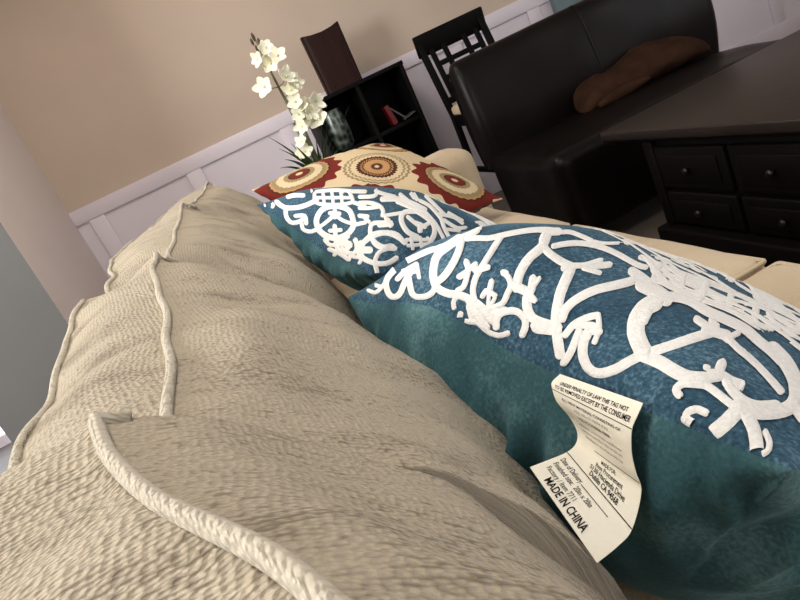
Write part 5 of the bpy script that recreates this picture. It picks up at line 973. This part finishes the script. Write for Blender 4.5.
def mosaic_mat():
    m, nt, b = newmat('mottled_silver_glass')
    tc = N(nt, 'ShaderNodeTexCoord'); vo = N(nt, 'ShaderNodeTexVoronoi', Scale=26)
    nt.links.new(tc.outputs['Object'], vo.inputs['Vector'])
    nt.links.new(ramp(nt, vo.outputs['Distance'], [(.15, lin((18, 22, 20))), (.4, lin((62, 70, 66))), (.7, lin((112, 120, 112)))]), b.inputs['Base Color'])
    b.inputs['Roughness'].default_value = .3; b.inputs['Metallic'].default_value = .3
    return m
M_mosaic = mosaic_mat()
zs = zl[2]+t
hv = lathe('vase', [(.0, 0), (.042, 0), (.055, .02), (.064, .08), (.064, .14), (.056, .205), (.052, .222), (.049, .218), (.052, .20), (.058, .14), (.058, .08), (.045, .02), (0, .012)], M_mosaic, None, (.622, 3.67, zs))
tag(hv, 'mottled silvery glass vase in the upper left cube of the black bookshelf', 'vase')
def lean_book():
    r = thing('book', (.93, 3.68, zs), 'red book leaning in the upper right cube of the black bookshelf', 'book')
    M = Matrix.Translation((.93, 3.69, zs+.006)) @ Matrix.Rotation(math.radians(-8), 4, 'Y')
    bx('pages', (-.009, .009, -.055, .055, .003, .108), M_paper, r, .001, M=M)
    bm = bmesh.new(); box(bm, -.013, -.009, -.058, .058, 0, .112); box(bm, .009, .013, -.058, .058, 0, .112); box(bm, -.013, .013, -.062, -.057, 0, .112)
    for v in bm.verts: v.co = M @ v.co
    obm('cover', bm, M_red_item, r)
lean_book()
def leaflet():
    bm = bmesh.new()
    M = Matrix.Translation((1.0, 3.68, zs+.008)) @ Matrix.Rotation(math.radians(-38), 4, 'Y')
    box(bm, -.004, .004, -.05, .05, 0, .12, .001, 1, M)
    M = Matrix.Translation((.986, 3.68, zs+.008)) @ Matrix.Rotation(math.radians(78), 4, 'Y')
    box(bm, -.003, .003, -.05, .05, 0, .075, .001, 1, M)
    o = obm('brochure', bm, M_paper); tag(o, 'folded grey brochure beside the red book in the bookshelf', 'brochure')
leaflet()

pn = bx('wall_panel', (2.235, 2.43, 3.93, 3.974, .62, .985), M_blue, None, .003)
tag(pn, 'blue-grey panel on the far wall, peeking over the leather settee', 'panel')

# ------------------------------------------------------------------ flowers on a small table
et = thing('end_table', (.36, 3.0, 0), 'small black end table hidden behind the sofa arm, under the white flowers', 'table')
bx('tabletop', (.16, .56, 2.80, 3.20, .50, .525), M_black, et, .004)
for x in (.19, .53):
    for y in (2.83, 3.17): bx('leg', (x-.018, x+.018, y-.018, y+.018, 0, .502), M_black, et, .003)
fl = thing('potted_flower', (.355, 3.0, .525), 'white orchid-like flowers on a tall stem with grassy leaves, left of the bookshelf', 'plant')
lathe('pot', [(0, 0), (.055, 0), (.06, .01), (.075, .10), (.08, .125), (.074, .125), (.068, .10), (0, .095)], M_pot, fl, (.355, 3.0, .5255))
def petal(c, n, up, L, W, cup, out):
    """petal from centre c; up = direction it points to, n = flower axis"""
    vs, fs = out; b0 = len(vs); side = up.cross(n).normalized(); q = 7; r = 4
    for i in range(q):
        s = i/(q-1); w = W*math.sin(PI*min(1, .08+s*.90))**.7
        for k in range(-r, r+1):
            f = k/r
            vs.append(c+up*(L*s)+side*(w*f)+n*(cup*L*(s*s*.9-.4*s+.25*f*f*s)))
    m = 2*r+1
    for i in range(q-1):
        for k in range(m-1): fs.append((b0+i*m+k, b0+i*m+k+1, b0+(i+1)*m+k+1, b0+(i+1)*m+k))
def flower(c, n, size, np_=5, roll=0):
    n = V(n).normalized(); c = V(c); x = n.orthogonal().normalized(); y = n.cross(x)
    out = ([], [])
    for i in range(np_):
        a = roll+2*PI*i/np_; d = (x*math.cos(a)+y*math.sin(a)+n*.25).normalized()
        petal(c, n, d, size*random.uniform(.9, 1.08), size*.42, random.uniform(.1, .5), out)
    o = obj('flower', out[0], out[1], M_petal, fl)
    md = o.modifiers.new('thickness', 'SOLIDIFY'); md.thickness = .0015
    bm = bmesh.new(); bmesh.ops.create_uvsphere(bm, u_segments=10, v_segments=8, radius=size*.13)
    for v in bm.verts: v.co = c+n*size*.12+v.co
    obm('flower_centre', bm, M_throat, o, smooth=True)
stem = catmull([(.355, 3.0, .64), (.352, 2.995, .85), (.350, 2.99, 1.05), (.346, 2.985, 1.2), (.348, 2.98, 1.30)], 40)
tube('stem', stem, [.0085-.0055*i/39 for i in range(40)], M_stem, fl, 8)
tube('stem', [(.362, 3.005, .64), (.366, 2.99, .8), (.368, 2.985, .95)], .007, M_stem, fl, 8)
FL = [  # (dx, z, size, normal)
    (.020, 1.255, .030, (.2, -1, .3)), (-.035, 1.225, .028, (-.6, -1, .3)), (.045, 1.205, .036, (.4, -1, .1)), (.008, 1.19, .036, (-.1, -1, .2)),
    (-.060, 1.115, .040, (-.5, -1, .1)), (.040, 1.115, .036, (.5, -1, .3)), (.065, 1.075, .034, (.5, -1, .1)), (.035, 1.055, .034, (.1, -1, .4)),
    (.030, 1.005, .032, (-.1, -1, .3)), (.060, .975, .036, (.2, -1, .2)), (.020, .955, .030, (-.4, -1, .1)), (.110, .975, .036, (.7, -1, .1)),
    (.085, .905, .046, (.15, -1, .1)), (.048, .985, .034, (-.3, -1, .3)), (.075, .945, .032, (.3, -1, -.1)), (.040, .93, .032, (-.2, -1, .1)), (.055, 1.10, .030, (.1, -1, .6)), (.010, .905, .030, (-.5, -1, .2)), (-.030, .800, .036, (-.6, -1, .4)), (-.020, .845, .030, (-.4, -1, .5))]
for i, (dx, z, s_, nn) in enumerate(FL):
    c = V((.350+dx, 2.955-.01*(i % 3), z)); flower(c, V(nn)+V((random.uniform(-.5, .5), 0, random.uniform(-.3, .5))), s_*1.22, 5 if i % 3 else 6, i*.7)
    st_ = min(stem, key=lambda p: abs(p[2]-(z-.03)))
    tube('flower_stalk', [st_, (V(st_)+c)/2+V((0, 0, -.006)), c], .0018, M_stem, fl, 6)
for (dx, z, s_) in ((-.004, 1.315, .012), (-.018, 1.300, .010), (.010, 1.288, .011), (-.012, 1.268, .010)):
    bm = bmesh.new(); bmesh.ops.create_uvsphere(bm, u_segments=10, v_segments=8, radius=1)
    for v in bm.verts: v.co = V((.348+dx+v.co.x*s_*.6, 2.98+v.co.y*s_*.6, z+v.co.z*s_*1.6))
    obm('bud', bm, M_bud, fl, smooth=True)
def blade(tip, lift, w):
    b = V((.352+random.uniform(-.012, .012), 2.995+random.uniform(-.012, .012), .635)); tip = V(tip)
    m = b.lerp(tip, .45)+V((0, 0, lift)); vs, fs = [], []; n = 16
    flat = V((tip.x-b.x, tip.y-b.y, 0)); sd = V((-flat.y, flat.x, 0)).normalized() if flat.length > .01 else V((1, 0, 0))
    sd = (sd*.55+V((.5, -.1, .55))).normalized()
    for i in range(n+1):
        t = i/n; p = b*(1-t)**2+m*2*t*(1-t)+tip*t*t
        ww = w*(.55+.45*math.sin(PI*min(1, t*1.2)))*(1-t**3)+.0004
        vs += [p-sd*ww+V((0, -.3*ww, ww*.3)), p, p+sd*ww+V((0, -.3*ww, ww*.3))]
    for i in range(n):
        for k in (0, 1): fs.append((i*3+k, i*3+k+1, (i+1)*3+k+1, (i+1)*3+k))
    o = obj('leaf', vs, fs, M_leaf, fl)
    md = o.modifiers.new('thickness', 'SOLIDIFY'); md.thickness = .001
for tip, lift, w in (((.205, 2.93, .925), .06, .006), ((.190, 2.93, .785), .07, .008), ((.225, 2.90, .81), .06, .009), ((.195, 2.92, .75), .05, .009), ((.60, 2.97, .90), .03, .004),
        ((.50, 2.95, .905), .05, .006), ((.495, 2.92, .825), .06, .006), ((.49, 2.93, .75), .06, .006), ((.455, 2.96, .90), .04, .007), ((.285, 2.88, .79), .05, .010), ((.225, 2.94, .86), .05, .007)):
    blade(tip, lift, w)
for i in range(18):
    a = random.uniform(0, 2*PI); L = random.uniform(.06, .15)
    blade((.352+L*math.cos(a), 2.985+L*math.sin(a), random.uniform(.72, .86)), random.uniform(.02, .05), random.uniform(.007, .011))

# ------------------------------------------------------------------ law tag
TAG = [  # along the tag: t, left edge x y z, right edge x y z
    (0.00, 0.1330, 0.3836, 0.6968, 0.1489, 0.3126, 0.6937),
    (0.10, 0.1239, 0.3787, 0.6973, 0.1415, 0.3103, 0.6897),
    (0.17, 0.1211, 0.3753, 0.6953, 0.1353, 0.3088, 0.6855),
    (0.30, 0.1186, 0.3691, 0.6879, 0.1300, 0.3062, 0.6783),
    (0.42, 0.1198, 0.3604, 0.6779, 0.1264, 0.3035, 0.6716),
    (0.52, 0.1182, 0.3532, 0.6709, 0.1234, 0.2994, 0.6640),
    (0.62, 0.1132, 0.3485, 0.6674, 0.1208, 0.2957, 0.6545),
    (0.75, 0.1028, 0.3405, 0.6709, 0.1031, 0.2840, 0.6465),
    (0.88, 0.0886, 0.3375, 0.6751, 0.0902, 0.2794, 0.6461),
    (1.00, 0.0756, 0.3344, 0.6796, 0.0751, 0.2781, 0.6451)]
def tag_pt(u, t):
    q = interp(TAG, t); a, b = V(q[:3]), V(q[3:])
    return a+(b-a)*u
def tag_n(u, t):
    n = (tag_pt(u+.01, t)-tag_pt(u-.01, t)).cross(tag_pt(u, min(1, t+.01))-tag_pt(u, max(0, t-.01))).normalized()
    return n if n.dot(V((-.3, -.6, .7))) > 0 else -n
def law_tag():
    nu, nt_ = 12, 80; vs, fs = [], []
    for off in (0, -.0005):
        for j in range(nt_+1):
            for i in range(nu+1):
                u, t = i/nu, j/nt_; vs.append(tag_pt(u, t)+tag_n(u, t)*off)
    m = nu+1; K = m*(nt_+1)
    for j in range(nt_):
        for i in range(nu):
            a = j*m+i; fs.append((a, a+1, a+m+1, a+m)); fs.append((K+a, K+a+m, K+a+m+1, K+a+1))
    rim = [i for i in range(nu+1)]+[j*m+nu for j in range(1, nt_+1)]+[nt_*m+i for i in range(nu-1, -1, -1)]+[j*m for j in range(nt_-1, 0, -1)]
    for a, b in zip(rim, rim[1:]+rim[:1]): fs.append((a, a+K, b+K, b))
    tg = obj('law_tag', vs, fs, M_tagcloth, P1.root); tg['label'] = 'white law tag printed in black'
    tg.data.set_sharp_from_angle(angle=math.radians(50))
    W, L = .066, .128      # mean width and length in metres
    def line(text, u0, u1, t, h, mat, bold=0):
        cu = bpy.data.curves.new('text', 'FONT'); cu.body = text; cu.size = 1; cu.resolution_u = 3; cu.offset = bold
        to = bpy.data.objects.new('text', cu); COL.objects.link(to)
        bpy.context.view_layer.update()
        me = bpy.data.meshes.new_from_object(to.evaluated_get(bpy.context.evaluated_depsgraph_get()))
        bpy.data.objects.remove(to); bpy.data.curves.remove(cu)
        bm = bmesh.new(); bm.from_mesh(me); bpy.data.meshes.remove(me)
        bmesh.ops.triangulate(bm, faces=bm.faces)
        xs = [v.co.x for v in bm.verts]; x0, x1 = min(xs), max(xs)
        for v in bm.verts:
            u = u0+(v.co.x-x0)/(x1-x0)*(u1-u0); tt = t-(v.co.y-.35)*h/.7
            u = max(.01, min(.99, u)); tt = max(.005, min(.995, tt))
            v.co = tag_pt(u, tt)+tag_n(u, tt)*.0003
        for f in bm.faces: f.material_index = 1 if mat is M_inkgrey else 0
        return bm
    def rule(u0, u1, t, h, mat, dash=0):
        bm = bmesh.new(); n = 40
        for i in range(n):
            if dash and i % 2: continue
            ua, ub = u0+(u1-u0)*i/n, u0+(u1-u0)*(i+1)/n
            vv = [bm.verts.new(tag_pt(u, tt)+tag_n(u, tt)*.0003) for u, tt in ((ua, t-h/2), (ub, t-h/2), (ub, t+h/2), (ua, t+h/2))]
            f = bm.faces.new(vv); f.material_index = 1 if mat is M_inkgrey else 0
        return bm
    K_, G_ = M_ink, M_inkgrey
    parts = [
        line('UNDER PENALTY OF LAW THIS TAG NOT', .10, .90, .082, .034, K_, .012),
        line('TO BE REMOVED EXCEPT BY THE CONSUMER', .05, .96, .132, .034, K_, .012),
        rule(.0, 1.0, .178, .006, K_),
        line('ALL NEW MATERIAL CONSISTING OF', .12, .88, .232, .026, K_, .006),
        line('100% POLYESTER FIBER', .27, .73, .345, .028, K_, .006),
        line('REG. NO. PA-32074 (CN)', .28, .72, .285, .022, G_),
        line('Certification is made by the manufacturer', .14, .86, .412, .022, G_),
        line('that the materials in this article are', .16, .84, .455, .022, G_),
        line('described in accordance with law', .18, .82, .500, .022, G_),
        rule(.30, 1.0, .575, .005, K_),
        line('MADE FOR:', .42, .64, .622, .026, K_, .006),
        line('Ross Procurement', .36, .76, .655, .026, K_, .006),
        line('5130 Hacienda Drive', .30, .82, .688, .026, K_, .010),
        line('Dublin CA 94568', .34, .76, .721, .028, K_, .014),
        rule(.0, 1.0, .752, .006, K_),
        line('Date of Delivery:', .05, .36, .805, .034, K_, .004),
        rule(.37, .76, .818, .005, K_),
        line('Finished size:  20in x 20in', .06, .60, .855, .034, K_, .004),
        line('Factory / Item 7711', .07, .47, .905, .032, K_, .002),
        line('MADE IN CHINA', .17, .74, .955, .046, K_, .018)]
    out = bmesh.new()
    for b in parts:
        tmp = bpy.data.meshes.new('t'); b.to_mesh(tmp); b.free(); out.from_mesh(tmp); bpy.data.meshes.remove(tmp)
    me = bpy.data.meshes.new('printed_text'); out.to_mesh(me); out.free()
    me.materials.append(M_ink); me.materials.append(M_inkgrey)
    o = bpy.data.objects.new('printed_text', me); COL.objects.link(o); o.parent = tg; o.matrix_parent_inverse = tg.matrix_world.inverted()
law_tag()

# ------------------------------------------------------------------ light
def area(name, loc, target, sx, sy, power, col):
    d = bpy.data.lights.new(name, 'AREA'); d.shape = 'RECTANGLE'; d.size = sx; d.size_y = sy; d.energy = power; d.color = col
    o = bpy.data.objects.new(name, d); COL.objects.link(o); o.location = loc
    o.rotation_euler = (V(target)-V(loc)).to_track_quat('-Z', 'Y').to_euler()
    return o
area('window_light', (-2.95, .65, 1.7), (0, .9, .7), 1.3, 2.3, 235, (1, .99, .97))
area('back_fill_light', (1.4, -2.15, 1.5), (.8, 1.5, .6), 2.2, 1.3, 22, (1, .97, .93))  # added fill from behind the camera, no known window there
area('right_window_light', (4.2, .8, 1.5), (0, 1.8, .9), 1.3, 2.2, 19, (1, .96, .92))
area('alcove_door_light', (-2.1, 3.9, 1.1), (-1.5, 1.0, .8), 1.2, 1.9, 10, (.95, .97, 1))
area('ceiling_lamp', (-.2, .8, 2.55), (-.2, .8, 0), .6, .6, 20, (1, .94, .86))
area('far_fill_light', (-.05, 2.5, 2.55), (-.05, 2.5, 0), .5, .5, 17, (1, .86, .74))  # added warm fill for the far wall and left stub, no fixture
w = bpy.data.worlds.new('world'); S.world = w; w.use_nodes = True
w.node_tree.nodes['Background'].inputs[0].default_value = (.75, .85, 1, 1); w.node_tree.nodes['Background'].inputs[1].default_value = .5
S.view_settings.view_transform = 'Standard'; S.view_settings.look = 'None'; S.view_settings.gamma = 1; S.view_settings.exposure = 0
S.view_settings.use_curve_mapping = False
